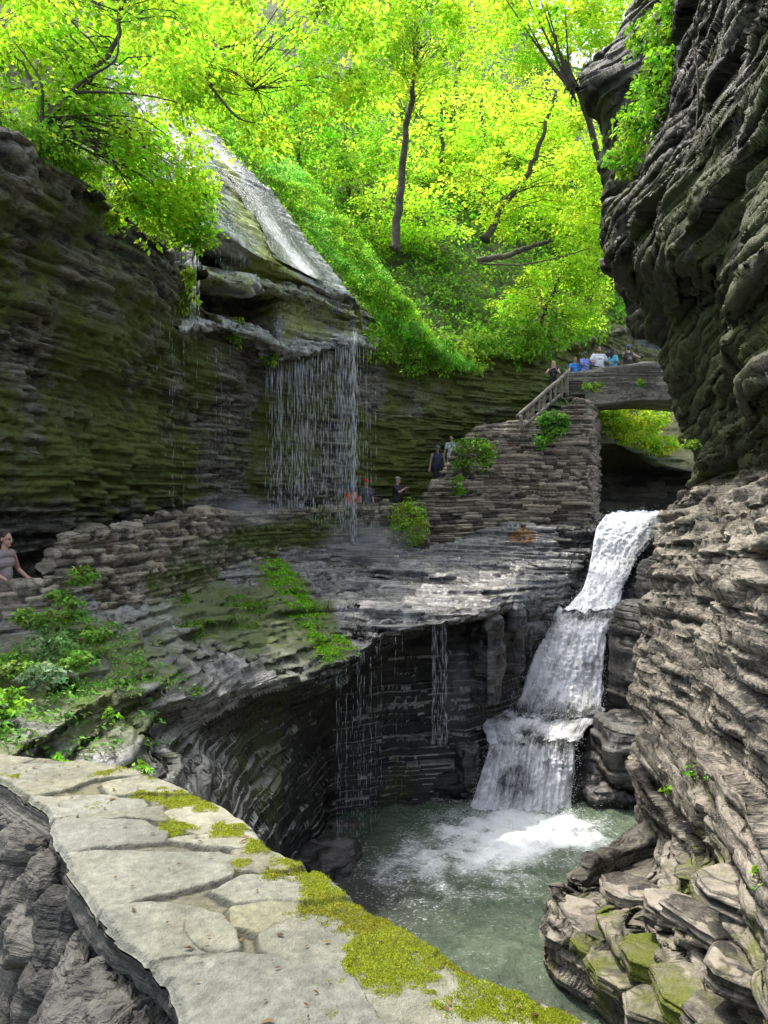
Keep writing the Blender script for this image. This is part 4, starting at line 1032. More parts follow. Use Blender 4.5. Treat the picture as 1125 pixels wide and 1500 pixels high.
def remeshed(name, parts, voxel, smooth=3, extra=None, mats=None):
    V, Fq = merge(parts)
    me = np_mesh('tmp_' + name, V, Fq)
    o = bpy.data.objects.new('tmp', me); COL.objects.link(o)
    r = o.modifiers.new('r', 'REMESH'); r.mode = 'VOXEL'; r.voxel_size = voxel; r.use_smooth_shade = True
    s = o.modifiers.new('s', 'SMOOTH'); s.factor = 0.5; s.iterations = smooth
    dg = bpy.context.evaluated_depsgraph_get()
    ev = o.evaluated_get(dg)
    em = ev.to_mesh()
    V = np.zeros(len(em.vertices) * 3, np.float32); em.vertices.foreach_get('co', V); V = V.reshape(-1, 3).astype(float)
    faces = {}
    for p in em.polygons: faces.setdefault(len(p.vertices), []).append(tuple(p.vertices))
    ev.to_mesh_clear()
    bpy.data.objects.remove(o); bpy.data.meshes.remove(me)
    fl = [np.array(f) for f in faces.values()]
    mi = [0] * sum(len(f) for f in fl)
    if extra:
        for (Ve, Fe), idx in extra:
            fl.append(Fe + len(V)); V = np.concatenate([V, Ve]); mi += [idx] * len(Fe)
    m = np_mesh(name, V, fl, True, mi)
    for mt in mats or []: m.materials.append(mt)
    return m
_mc = {}
def cloth(col, rough=0.85):
    k = tuple(col)
    if k not in _mc: _mc[k] = plain_mat('fabric', col, rough, 0.18, 9, 0.2)
    return _mc[k]
def skin_mat(col):
    k = ('s',) + tuple(col)
    if k not in _mc:
        m = NT('skin'); b = m.n('ShaderNodeBsdfPrincipled', {'Base Color': (*col, 1), 'Roughness': 0.5, 'Subsurface Weight': 0.08, 'Subsurface Scale': 0.02}); _mc[k] = m.surf(b.outputs[0])
    return _mc[k]
M_EYE = plain_mat('eye_dark', (0.02, 0.015, 0.012), 0.3, 0.1)
M_LIP = plain_mat('lip', (0.30, 0.11, 0.09), 0.5, 0.1)

def bend(a, b, l1, l2, hint):
    """two-bone joint position"""
    a, b = np.asarray(a, float), np.asarray(b, float)
    d = b - a; D = min(np.linalg.norm(d), (l1 + l2) * 0.995); dn = d / (np.linalg.norm(d) + 1e-9)
    x = (l1 * l1 - l2 * l2 + D * D) / (2 * D); h = math.sqrt(max(1e-6, l1 * l1 - x * x))
    hh = np.asarray(hint, float); hh = hh - dn * (hh @ dn); hh /= np.linalg.norm(hh) + 1e-9
    return a + dn * x + hh * h, a + dn * D

def person(label, pos, facing, H=1.70, build=1.0, skin=(0.42, 0.25, 0.17), hair=(0.03, 0.02, 0.015), hairlen=0, shirt=(.3, .3, .3), sleeve='short', pants=(.05, .05, .07), pantlen='long', shoes=(.06, .06, .06), cap=None, hands=((0.30, -0.05, .82), (-0.30, -0.05, .82)), stride=0.0, headturn=0.0, headtilt=0.0, lean=0.0, voxel=0.013, print_=None, group=None, phone=False, longshirt=0.0, beard=None):
    """local frame: facing -Y, feet on z=0, left hand on +X"""
    s = H / 1.70
    root = empty('person', tuple(pos), facing)
    tag(root, label, 'person', group)
    hipz, shz, chz = 0.90 * s, 1.40 * s, 1.22 * s
    b = build
    ln = lean
    def sp(z): return np.array([0, -ln * (z - hipz), 0])
    hipc = np.array([0, 0, hipz]); chest = np.array([0, 0, chz]) + sp(chz); shc = np.array([0, 0, shz]) + sp(shz)
    neck = np.array([0, 0.005, 1.475 * s]) + sp(1.475 * s); headc = np.array([0, -0.015 * s, 1.59 * s]) + sp(1.6 * s)
    M_S = skin_mat(skin)
    shw = 0.185 * s * (0.85 + .15 * b)
    body, top, bot = [], [], []
    tors = [((-.07 * s, .0, hipz + .02), (.07 * s, .0, hipz + .02), .115 * s * b, .115 * s * b), ((0, -.01, hipz + .12 * s), (0, -.005, hipz + .2 * s), .135 * s * b, .135 * s * b), (chest + [-.075 * s, 0, 0], chest + [.075 * s, 0, 0], .112 * s * b, .112 * s * b), (shc + [-.12 * s, 0, -.05 * s], shc + [.12 * s, 0, -.05 * s], .07 * s * (.6 + .4 * b), .07 * s * (.6 + .4 * b))]
    for a_, b_, r1, r2 in tors:
        body.append(capsule(a_, b_, r1 * .96, r2 * .96)); top.append(capsule(a_, b_, r1 + .014, r2 + .014))
    body.append(capsule(shc, neck + [0, 0, .04 * s], .062 * s, .052 * s))
    extra = []
    for sx, hd in ((1, hands[0]), (-1, hands[1])):
        sh = shc + [sx * shw, 0, -.035 * s]
        tgt = np.array(hd, float) * [1, 1, s if hd[2] < 3 else 1]
        el, wr = bend(sh, tgt, .29 * s, .25 * s, (sx * .55, .75, -.35))
        body += [capsule(sh, el, .050 * s * b, .041 * s), capsule(el, wr, .041 * s, .027 * s)]
        if sleeve == 'short': top.append(capsule(sh, sh + (el - sh) * .68, .062 * s * b, .060 * s * b))
        elif sleeve == 'long': top += [capsule(sh, el, .060 * s * b, .052 * s), capsule(el, el + (wr - el) * .9, .052 * s, .040 * s)]
        else: top.append(capsule(sh * .75 + shc * .25, sh * .9 + shc * .1, .062 * s, .058 * s))
        # hand: palm, four fingers bent at the knuckles, thumb from the side of the palm
        fd = wr - el; fd /= np.linalg.norm(fd) + 1e-9
        sd_ = np.cross(fd, [0, 0, 1.0]) if abs(fd[2]) < .8 else np.cross(fd, [0, -1.0, 0]); sd_ /= np.linalg.norm(sd_) + 1e-9
        nd = np.cross(sd_, fd)
        if abs(fd[2]) < .8 and nd[2] > 0: nd = -nd
        pc = wr + fd * .045 * s
        body.append(capsule(wr + fd * .01 + sd_ * .012, pc + fd * .025 * s + sd_ * .018, .026 * s, .026 * s)); body.append(capsule(wr + fd * .01 - sd_ * .012, pc + fd * .025 * s - sd_ * .018, .026 * s, .026 * s))
        for k, (o_, fl_) in enumerate(((-.030, .066), (-.010, .078), (.010, .074), (.030, .058))):
            k0 = pc + fd * .035 * s + sd_ * o_ * s
            k1 = k0 + (fd * .88 + nd * .30) * fl_ * .5 * s; k2 = k1 + (fd * .55 + nd * .75) * fl_ * .5 * s
            extra += [(capsule(k0 - fd * .02, k1, .0095 * s, .0088 * s, 8, 2), 0), (capsule(k1, k2, .0088 * s, .0075 * s, 8, 2), 0)]
        tb_ = wr + fd * .03 * s - sd_ * .028 * s * sx
        t1 = tb_ + (fd * .6 - sd_ * .7 * sx + nd * .25) * .035 * s; t2 = t1 + (fd * .85 - sd_ * .2 * sx + nd * .35) * .03 * s
        extra += [(capsule(tb_, t1, .012 * s, .0105 * s, 8, 2), 0), (capsule(t1, t2, .0105 * s, .008 * s, 8, 2), 0)]
    shoe_parts = []
    for sx in (1, -1):
        hp = np.array([sx * .085 * s, 0, hipz - .01]); ft = np.array([sx * .10 * s, -stride * sx * .5, .075 * s + (.05 if stride * sx < 0 else 0.0)])
        kn, an_ = bend(hp, ft, .43 * s, .42 * s, (0, -1, .02))
        body += [capsule(hp, kn, .078 * s * b, .055 * s), capsule(kn, an_, .055 * s, .036 * s), capsule(an_, an_ + [0, -.10 * s, -.045 * s], .035 * s, .03 * s)]
        bot.append(capsule(hp, kn, .092 * s * b, .072 * s * (.6 + .4 * b)))
        if pantlen == 'long': bot.append(capsule(kn, an_, .072 * s, .055 * s))
        elif pantlen == 'short': bot[-1] = capsule(hp, hp + (kn - hp) * .85, .094 * s * b, .085 * s * b)
        shoe_parts += [capsule(an_ + [0, .03, -.035 * s], an_ + [0, -.13 * s, -.045 * s], .045 * s, .036 * s)]
    bot.append(capsule((-.07 * s, 0, hipz + .01), (.07 * s, 0, hipz + .01), .122 * s * b, .122 * s * b))
    if longshirt: top.append(capsule((-.06 * s, 0, hipz - longshirt), (.06 * s, 0, hipz - longshirt), .128 * s * b, .128 * s * b))
    # head
    ch, sh_ = math.cos(headturn), math.sin(headturn)
    ct, st_ = math.cos(headtilt), math.sin(headtilt)
    Rh = np.array([[ch, -sh_, 0], [sh_, ch, 0], [0, 0, 1]]) @ np.array([[1, 0, 0], [0, ct, st_], [0, -st_, ct]])
    def hv(x): return headc + (Rh @ (np.asarray(x, float) * s))
    def hm(VF): V, Fq = VF; return headc + (V * s) @ Rh.T, Fq
    head = [hm(ellipsoid((0, .012, .028), (.074, .092, .088))), hm(ellipsoid((0, -.018, -.045), (.056, .068, .066))), hm(capsule((0, -.070, -.092), (0, -.062, -.088), .024, .028)),
            hm(capsule((0, -.088, .012), (0, -.104, -.028), .009, .015)), hm(capsule((-.03, -.078, .022), (.03, -.078, .022), .013, .013)),
            hm(ellipsoid((.075, .015, -.012), (.012, .022, .032))), hm(ellipsoid((-.075, .015, -.012), (.012, .022, .032))), hm(capsule((-.018, -.084, -.062), (.018, -.084, -.062), .010, .010))]
    body += head
    for sx in (1, -1):
        extra.append((hm(ellipsoid((sx * .030, -.083, .004), (.014, .008, .007), n=8)), 1))
        extra.append((hm(capsule((sx * .016, -.090, .026), (sx * .046, -.082, .026), .0045, .0035, 6, 2)), 1))
    extra.append((hm(ellipsoid((0, -.093, -.062), (.022, .006, .006), n=8)), 2))
    me = remeshed('body', body, voxel * .8 if voxel < .01 else .0115, 2, extra, [M_S, M_EYE, M_LIP])
    link('body', me, None, root, world=False)
    # hair
    hp_ = [hm(ellipsoid((0, .026, .042), (.082, .094, .088))), hm(ellipsoid((0, .055, -.010), (.076, .068, .075)))]
    if hairlen:
        hp_ += [hm(capsule((-.05, .062, .0), (-.06, .075, -.16), .045, .045)), hm(capsule((.05, .062, .0), (.06, .075, -.16), .045, .045))]
        hp_.append(capsule(hv((0, .075, -.02)), hv((0, .085, -.09)) + np.array([0, .02, -hairlen]), .065 * s, .04 * s))
    if hairlen >= 0:
        link('hair', remeshed('hair', hp_, .013, 2), cloth(hair, .6), root, world=False)
    if beard is not None:
        link('beard', remeshed('beard', [hm(ellipsoid((0, -.035, -.085), (.052, .058, .045)))], .012, 1), cloth(beard), root, world=False)
    if cap is not None:
        col, backward = cap
        sg = -1 if backward else 1
        cp = [hm(ellipsoid((0, .012, .062), (.088, .100, .072))), hm(ellipsoid((0, -.105 * sg + .012, .050), (.066, .068, .011), 0.12 * sg))]
        link('cap', remeshed('cap', cp, .011, 2), cloth(col), root, world=False)
    link('trousers' if pantlen == 'long' else 'shorts', remeshed('trousers', bot, voxel, 2), cloth(pants), root, world=False)
    link('shirt', remeshed('shirt', top, voxel, 3), cloth(shirt), root, world=False)
    for k, sp_ in enumerate(shoe_parts):
        link('shoe', remeshed('shoe', [sp_], .012, 1), cloth(shoes), root, world=False)
    if print_:
        w_, h_, colp, back_ = print_
        n = 9
        xs_, zs_ = np.linspace(-w_, w_, n), np.linspace(-h_, h_, 5)
        rr_ = (.112 * b + .075) * s
        X, Zz = np.meshgrid(xs_, zs_)
        sgn = 1 if back_ else -1
        Y = sgn * (.112 * s * b + .022 + .0) - sgn * .25 * X ** 2 / .1 - ln * (chz - hipz)
        V = np.stack([X, Y, Zz + chz - .02], -1).reshape(-1, 3)
        link('shirt_print', np_mesh('shirt_print', V, grid_faces(5, n)), cloth(colp), root, world=False)
    if phone:
        a_ = (np.array(hands[0]) + np.array(hands[1])) / 2 * [1, 1, s]
        bm = bmesh.new(); bmesh.ops.create_cube(bm, size=1.0)
        for v_ in bm.verts: v_.co = (v_.co.x * .15, v_.co.y * .012, v_.co.z * .075)
        bmesh.ops.bevel(bm, geom=bm.edges[:], offset=.004, segments=2, affect='EDGES')
        me = bpy.data.meshes.new('phone'); bm.to_mesh(me); bm.free()
        o = link('phone', me, M_EYE)
        rz = Matrix.Rotation(facing, 4, 'Z')
        o.location = Vector(pos) + rz @ Vector((a_[0], a_[1] - .075, a_[2] + .05)); o.rotation_euler = (0, 0, facing)
        tag(o, 'dark phone held up by ' + phone, 'phone')
    return root
def on(px, py_head, d, H):
    """stand a person of height H so the crown is at this bearing"""
    p = P(px, py_head, d); p[2] -= H * 1.0
    return p
LIGHT, TAN, BROWN = (0.50, 0.31, 0.23), (0.36, 0.20, 0.13), (0.12, 0.06, 0.04)
RAILH = ((0.30, -0.33, 1.02), (-0.30, -0.33, 1.02))
DN = ((0.30, -0.06, .78), (-0.30, -0.06, .78))
# woman at the left
person('woman in a taupe sleeveless top walking behind the low wall at the left edge', on(4, 779, 11.55, 1.66), R(78), 1.66, .92, (0.47, 0.27, 0.19), (0.035, 0.02, 0.014), .16, (0.30, 0.255, 0.235), 'none', (0.22, 0.21, 0.23), 'long', hands=((0.25, -0.24, 0.98), (-0.22, -0.26, .96)), stride=.35, headtilt=-.10, voxel=.009, lean=.06)
# three by the falling water
person('person in an orange shirt and blue cap under the falling water', on(514, 710, 26.2, 1.62), R(165), 1.62, 1.05, TAN, (.03, .02, .02), .14, (0.85, 0.12, 0.02), 'short', (.05, .05, .06), cap=((0.04, 0.13, .55), True), hands=((.24, -.15, .86), (-.24, -.15, .86)))
person('person in a red cap and dark grey tee facing out beside the orange shirt', on(536, 702, 26.5, 1.78), R(30), 1.78, 1.0, LIGHT, (.03, .02, .02), 0, (0.085, 0.095, 0.11), 'short', (.16, .15, .15), 'short', cap=((0.75, 0.03, 0.04), False), hands=((.28, -.08, .80), (-.26, -.12, .84)))
person('stout man in a black tee and grey cap holding up a phone', on(582, 699, 27.6, 1.76), R(62), 1.76, 1.22, LIGHT, (.05, .04, .03), 0, (0.035, 0.033, 0.038), 'short', (.03, .03, .035), cap=((0.30, 0.30, .30), False), hands=((.10, -.36, 1.30), (-.10, -.36, 1.30)), headtilt=.05, phone='the stout man in the grey cap')
# two on the stairs
person('heavy man in a navy tank top coming down the stairs', on(641, 653, 29.6, 1.76), R(10), 1.76, 1.25, LIGHT, (.10, .09, .08), 0, (0.035, 0.04, 0.085), 'none', (.02, .02, .025), 'long', cap=((.16, .16, .17), False), hands=((.33, -.05, .80), (-.33, -.05, .80)), stride=.2, headtilt=-.25)
person('dark-haired woman in a white tee higher on the stairs', on(661, 638, 30.6, 1.64), R(-15), 1.64, .95, LIGHT, (.03, .02, .018), .22, (0.74, 0.74, 0.80), 'short', (.62, .62, .66), 'short', hands=((.27, -.08, .80), (-.28, -.1, .82)), stride=.25, headtilt=-.2, longshirt=.06)
# on the bridge
person('blonde woman in black behind the top of the wooden railing', on(811, 529, 31.4, 1.62), R(-10), 1.62, .9, LIGHT, (.50, .33, .15), .12, (.025, .022, .025), 'none', (.03, .03, .03), hands=((.10, -.24, 1.30), (-.16, -.26, 1.28)))
person('woman in a bright blue tee leaning on the left end of the bridge', on(842, 523, 31.0, 1.60), R(15), 1.60, 1.0, TAN, (.03, .02, .02), 0, (.05, .22, .62), 'short', (.05, .05, .07), hands=((.30, -.25, 1.0), (-.40, -.28, .98)))
person('person in a periwinkle shirt leaning between the blue tee and the white tee', on(857, 516, 31.0, 1.68), R(25), 1.68, 1.05, BROWN, (.015, .012, .012), 0, (.20, .26, .62), 'short', (.05, .05, .07), cap=((.08, .10, .09), False), hands=((.30, -.36, 1.08), (-.28, -.38, 1.06)))
person('big man in a white printed tee in the middle of the bridge', on(877, 508, 31.1, 1.84), R(8), 1.84, 1.28, TAN, (.02, .016, .015), 0, (.70, .68, .74), 'short', (.05, .05, .07), hands=((.34, -.28, 1.06), (-.34, -.32, 1.06)), print_=(.13, .035, (.50, .30, .36), False), beard=(.02, .016, .015))
person('person in a sky blue tee with long dark hair turned to the right', on(898, 511, 31.0, 1.76), R(110), 1.76, 1.05, BROWN, (.015, .012, .012), .22, (.10, .40, .62), 'short', (.05, .05, .07), hands=((.26, -.26, .98), (-.26, -.20, .98)), headturn=.1)
person('person in a blue cap and black camouflage vest seen from behind on the bridge', on(920, 506, 31.2, 1.80), R(195), 1.80, 1.15, LIGHT, (.05, .04, .03), 0, (.03, .032, .03), 'none', (.04, .04, .04), cap=((.06, .14, .60), False), hands=((-.02, -.32, 1.02), (-.52, -.12, 1.22)), print_=(.12, .05, (.30, .25, .20), True))

# ================================================================== vegetation
M_LEAF = leaf_mat('sunlit_leaf')
M_LEAFD = leaf_mat('undergrowth_leaf', trans=0.4)
M_BARK = rock_mat('bark', (0.09, 0.075, 0.055), (0.34, 0.29, 0.22), moss_all=-0.25, rough=0.9, streak=1.0, bump=0.6)
vr = np.random.default_rng(77)

def unit(a): return a / (np.linalg.norm(a, axis=-1, keepdims=True) + 1e-9)

def leaf_geo(c, tip, nor, size, width=0.55):
    tip = unit(tip); side = unit(np.cross(tip, nor)); nor = np.cross(side, tip)
    s = size[:, None]
    b = c - tip * s * 0.5
    t_ = c + tip * s * 0.5 - nor * s * 0.10
    m = c - tip * s * 0.05 - nor * s * 0.03
    l = m + side * s * width * 0.5 + nor * s * 0.07
    r = m - side * s * width * 0.5 + nor * s * 0.07
    V = np.stack([b, r, t_, l], 1).reshape(-1, 3)
    n = len(c)
    Fq = np.arange(n * 4).reshape(n, 4)
    return V, Fq

def spray(cs, rad, n, size, updir=(0, 0, 1), spread=0.16, out=None, droop=0.25, flat=0.34):
    """flat leafy sprays at centres cs: returns leaf centres, tips, normals, sizes, spray index"""
    k = len(cs)
    th = vr.uniform(0, 2 * math.pi, (k, n)); rr = np.sqrt(vr.uniform(0, 1, (k, n)))
    R_ = (np.asarray(rad) * np.ones(k))[:, None]
    up = unit(np.asarray(updir, float) * np.ones((k, 3)) + vr.normal(0, 0.24, (k, 3)))
    a = unit(np.cross(up, vr.normal(size=(k, 3)))); b = np.cross(up, a)
    stretch = vr.uniform(0.55, 1.0, (k, 1))
    x, y = rr * np.cos(th) * R_, rr * np.sin(th) * R_ * stretch
    z = vr.normal(0, spread, (k, n)) * R_ - droop * rr ** 2 * R_
    c = cs[:, None] + a[:, None] * x[..., None] + b[:, None] * y[..., None] + up[:, None] * z[..., None]
    tip = a[:, None] * np.cos(th)[..., None] + b[:, None] * np.sin(th)[..., None] + vr.normal(0, 0.45, (k, n, 3)) - np.array([0, 0, droop])
    nor = up[:, None] + vr.normal(0, flat, (k, n, 3))
    sz = size * vr.uniform(0.6, 1.35, (k, n))
    si = np.repeat(np.arange(k), n)
    return c.reshape(-1, 3), tip.reshape(-1, 3), nor.reshape(-1, 3), sz.ravel(), si

def leaf_cols(si, k, base, var=0.32, leafvar=0.2):
    base = np.asarray(base)
    sv = 1 + vr.normal(0, var, (k, 1)); hue = vr.normal(0, 0.15, (k, 1))
    c = base * np.clip(sv, 0.35, 1.8) * (1 + hue * np.array([1.0, -0.2, 0.5]))
    c = c[si] * (1 + vr.normal(0, leafvar, (len(si), 1)))
    return np.clip(c, 0.004, 0.9)

def leaf_mesh(name, c, tip, nor, sz, cols, width=0.55):
    V, Fq = leaf_geo(c, tip, nor, sz, width)
    me = np_mesh(name, V, Fq)
    set_col(me, np.repeat(cols, 4, 0))
    return me

GREEN = (0.46, 0.70, 0.045)
YEL = (0.52, 0.76, 0.05)
MIDG = (0.26, 0.52, 0.035)
COOL = (0.40, 0.78, 0.13)

def ellip(c, r, n):
    d = unit(vr.normal(size=(n, 3))) * (vr.uniform(0.15, 1, (n, 1)) ** 0.45)
    return np.asarray(c) + d * np.asarray(r)

def tree(name, label, trunk, trad, crowns, col, lsize, per=46, srad=0.55, group=None, cat='tree', limbs=0.2, extra_limbs=(), mat=None, droop=0.25, width=0.55):
    tp = np.asarray(trunk, float)
    tt = np.linspace(0, len(tp) - 1, 5 * len(tp))
    tp = _cr(tp, tt, 0)
    tp[1:] += vr.normal(0, trad * 0.25, tp[1:].shape)
    root = empty(name, tuple(tp[0]))
    tag(root, label, cat, group)
    rad = np.linspace(trad, trad * 0.35, len(tp)); rad[0] *= 1.5
    cs = np.concatenate([ellip(c, r, n) for c, r, n in crowns])
    parts = []
    for q in cs:
        if vr.uniform() > limbs: continue
        dd = np.linalg.norm(tp - q, axis=1) + 0.8 * np.maximum(0, tp[:, 2] - q[2] + 0.3)
        j = int(np.argmin(dd)); a = tp[j]
        m = (a + q) / 2 + np.array([0, 0, 0.12 * np.linalg.norm(q - a)]) + vr.normal(0, 0.12, 3)
        pl = _cr(np.array([a, m, q]), np.linspace(0, 2, 7), 0)
        pl[1:-1] += vr.normal(0, 0.04, (5, 3))
        r0 = min(rad[j] * 0.4, 0.008 + 0.006 * np.linalg.norm(q - a))
        parts.append(tube(pl, np.linspace(r0, 0.005, 7), 5))
    few = parts if len(parts) + len(extra_limbs) < 4 else []
    if few: parts = []
    V, Fq = merge([capped(tp, rad, 9)] + few)
    me = np_mesh('trunk', V, Fq, True); set_col(me, np.zeros((len(V), 3)), 'mask')
    link('trunk', me, M_BARK, root)
    for e in extra_limbs:
        e = _cr(np.asarray(e, float), np.linspace(0, len(e) - 1, 6 * len(e)), 0)
        parts.append(tube(e, np.linspace(trad * 0.45, 0.008, len(e)), 6))
    if parts:
        V, Fq = merge(parts)
        me = np_mesh('limbs', V, Fq, True); set_col(me, np.zeros((len(V), 3)), 'mask')
        link('limbs', me, M_BARK, root)
    c, tip, nor, sz, si = spray(cs, srad * vr.uniform(0.6, 1.3, len(cs)), per, lsize, droop=droop)
    link('crown', leaf_mesh('crown', c, tip, nor, sz, leaf_cols(si, len(cs), col), width), mat or M_LEAF, root)
    return root

# --- trees hanging out over the left cliff
b0 = P(60, 185, 12.4)
tree('maple_tree', 'leaning maple whose bright leaves hang over the dark cliff at top left', [b0, P(90, 150, 12.4), P(130, 115, 12.6), P(170, 60, 12.8), P(178, -20, 13)], 0.075,
     [(P(120, 190, 12.9), (1.2, .9, .65), 30), (P(215, 245, 13.6), (.95, .9, .65), 36), (P(272, 300, 14.6), (.42, .6, .65), 26), (P(190, 120, 13.2), (1.5, 1.1, .75), 36), (P(60, 110, 12.6), (1.1, .9, .75), 24), (P(40, 40, 12.8), (1.2, 1, .7), 30), (P(10, 0, 13.5), (1.3, 1, .7), 26), (P(100, 10, 13.8), (1.3, 1, .7), 24), (P(190, 20, 13.2), (1.3, 1, .8), 26), (P(290, 30, 14), (1.0, 1, .8), 18), (P(255, 200, 14.5), (.7, .8, .5), 16), (P(288, 325, 14.6), (.30, .5, .5), 18), (P(235, 300, 14.0), (.5, .5, .4), 20), (P(285, 265, 15), (.4, .6, .45), 14)],
     GREEN, 0.115, 52, 0.42, extra_limbs=[[b0, P(110, 200, 12.6), P(165, 235, 12.9), P(215, 260, 13.4)], [b0, P(100, 140, 12.3), P(150, 135, 12.4), P(215, 140, 12.6), P(260, 150, 13)], [b0, P(60, 120, 12.2), P(20, 60, 12.2)], [b0, P(120, 120, 12.2), P(170, 85, 12.2), P(172, 15, 12.4)]], droop=0.4)
tree('maple_tree', 'leafy maple above the wet slab with dark forked branches', [P(255, 40, 23), P(300, 60, 22), P(340, 100, 21), P(372, 130, 20.5)], 0.11,
     [(P(400, 40, 20.5), (2.6, 1.8, 1.4), 60), (P(480, 115, 20.5), (1.3, 1.3, .9), 38), (P(385, 195, 21.5), (.9, 1, .35), 16), (P(330, 120, 21), (1.2, 1.2, .9), 28), (P(505, 30, 21), (1.1, 1.3, 1.0), 30), (P(260, 100, 20), (1.1, 1, .8), 20)],
     GREEN, 0.15, 52, 0.62, extra_limbs=[[P(340, 100, 21), P(295, 110, 20.3), P(325, 132, 20.2), P(352, 140, 20)], [P(305, 115, 20.3), P(318, 75, 20), P(360, 65, 20), P(420, 75, 20)], [P(300, 115, 20.3), P(345, 170, 20.2), P(375, 180, 20.2)]], droop=0.3)
tree('maple_tree', 'slender grey-trunked tree on the slope above the path corner', [P(577, 366, 31), P(584, 300, 31), P(592, 220, 31), P(602, 140, 31), P(610, 70, 31), P(606, -60, 31)], 0.19,
     [(P(610, 50, 29), (2.2, 1.6, 1.7), 56), (P(690, 30, 29.5), (1.6, 1.6, 1.2), 34), (P(560, 100, 29.5), (1.2, 1.2, 1.0), 24), (P(560, 10, 29.5), (1.6, 1.5, 1.4), 34)], YEL, 0.165, 64, 0.75, limbs=0.3)
tree('beech_tree', 'young tree with a leaning thin trunk among sunlit leaves', [P(710, 352, 33), P(740, 300, 33), P(775, 250, 33), P(798, 190, 33), P(815, 130, 33)], 0.17,
     [(P(745, 300, 33.5), (2.2, 1.6, 1.4), 36), (P(830, 270, 33), (1.6, 1.5, 1.6), 40), (P(690, 250, 34), (1.5, 1.3, .9), 18), (P(770, 180, 34), (1.8, 1.6, 1.4), 32), (P(850, 170, 33), (1.2, 1.4, 1.4), 26)], YEL, 0.165, 62, 0.75, limbs=0.3)
tree('beech_tree', 'bright spreading tree filling the top right beside the rock buttress', [P(905, 330, 30), P(880, 240, 29.5), P(850, 140, 29), P(800, 40, 28), P(770, -40, 28)], 0.16,
     [(P(770, 50, 27), (1.7, 1.5, 1.2), 42), (P(850, 40, 27), (1.3, 1.4, 1.3), 36), (P(800, -20, 27), (2, 1.6, 1), 36), (P(850, 330, 31), (1.0, 1.2, 1.4), 26), (P(860, 230, 30), (.9, 1, 1.2), 22), (P(890, 0, 31), (1.3, 1.4, 2.0), 40), (P(900, -60, 30), (1.6, 1.4, 1.2), 24), (P(890, 10, 27), (.9, 1, 1.2), 24)], YEL, 0.155, 62, 0.7, limbs=0.25)
tree('beech_tree', 'low bright tree leaning over the wooden stair railing', [P(790, 490, 34.5), P(800, 450, 34), P(825, 400, 33.5), P(850, 360, 33.5)], 0.11,
     [(P(800, 420, 33.5), (1.8, 1.4, 1.2), 46), (P(860, 440, 34), (1.0, 1.2, 1.3), 30), (P(760, 455, 33.3), (1.1, 1.0, .8), 20), (P(850, 390, 33), (1.0, 1, 1), 22)], GREEN, 0.15, 62, 0.65, limbs=0.25)
# --- background trees, each with its own trunk
bgt = [(645, 250, 44, 'thin dark-stemmed tree standing left of two close trunks'), (705, 245, 46, 'tall tree with a dark straight trunk between bright crowns'), (735, 210, 50, 'dark-trunked tree far up the slope near the top centre'),
       (520, 215, 40, 'broad crowned tree on the slope right of the wet slab'), (450, 180, 36, 'dense tree directly uphill of the wet slab'), (600, 330, 38, 'small tree behind the slender grey trunk'),
       (830, 330, 44, 'sunny yellow-green tree behind the leaning trunk'), (920, 440, 50, 'pale sunlit tree seen above the bridge beside the right cliff'), (880, 430, 46, 'sunny tree just left of the opening above the bridge'), (780, 130, 52, 'hazy bright tree far behind at the upper right'), (660, 120, 54, 'pale tree at the top of the far slope'), (330, 60, 34, 'bright tree above the wet slab at the top edge')]
for i, (px, py, d, lab) in enumerate(bgt):
    hx, hy = 562.5 + HILL[..., 0] / HILL[..., 1].clip(1) * F, 750 - HILL[..., 2] / HILL[..., 1].clip(1) * F
    sc_ = ((hx - px) / 25) ** 2 + ((hy - py - 60) / 60) ** 2 + ((HILL[..., 1] - d) / 4) ** 2
    b = HILL.reshape(-1, 3)[int(np.argmin(sc_))] - np.array([0, 0, .25]); d = float(b[1])
    hgt = 6.5 if i not in (5,) else 4.0
    lean = vr.normal(0, 0.35, 3) * [1, 1, 0]
    top = b + np.array([0, 0, hgt]) + lean
    far = d / 30.0
    w_ = 2.0 * far
    tree('background_tree', lab, [b, b * 0.6 + top * 0.4 + lean * 0.3, top], 0.13 * far,
         [(b + np.array([0, -0.5, hgt * 0.62]), (w_, w_ * .8, hgt * 0.36), 44), (b + np.array([w_ * .5, -0.8, hgt * 0.30]), (w_ * .7, w_ * .6, hgt * .2), 16), (b + np.array([-w_ * .5, -0.6, hgt * 0.35]), (w_ * .7, w_ * .6, hgt * .2), 16)],
         [YEL, GREEN, YEL, GREEN, MIDG, GREEN, YEL, YEL, YEL, YEL, YEL, GREEN][i], 0.155 * far, 52, 0.75 * far, 'trees on the slope behind', limbs=0.15)

# --- shrub on the buttress with bare upright stems
sb = P(838, 128, 21.6)
root = empty('shrub', tuple(sb)); tag(root, 'many-stemmed shrub rooted on the tip of the dark rock buttress', 'shrub')
parts = []
ends = []
for k, (px, py) in enumerate([(735, -10), (760, -30), (785, -20), (800, 5), (812, 40), (770, 30), (828, 10)]):
    e = P(px, py, 21.6 + 0.3 * math.sin(k * 2)); m = sb * 0.55 + e * 0.45 + np.array([0.06 * math.sin(k), 0.05, -0.10])
    pl = _cr(np.array([sb + vr.normal(0, .05, 3), m, e]), np.linspace(0, 2, 12), 0)
    parts.append(tube(pl, np.linspace(0.045, 0.012, 12), 6)); ends.append(e)
for k in range(16):
    e = sb + np.array([vr.normal(0.1, 0.3), vr.normal(0, 0.2), -abs(vr.normal(0.2, 0.18))])
    parts.append(tube(_cr(np.array([sb + vr.normal(0, 0.1, 3), (sb + e) / 2 + vr.normal(0, 0.06, 3), e]), np.linspace(0, 2, 7), 0), np.linspace(0.05, 0.008, 7), 5))
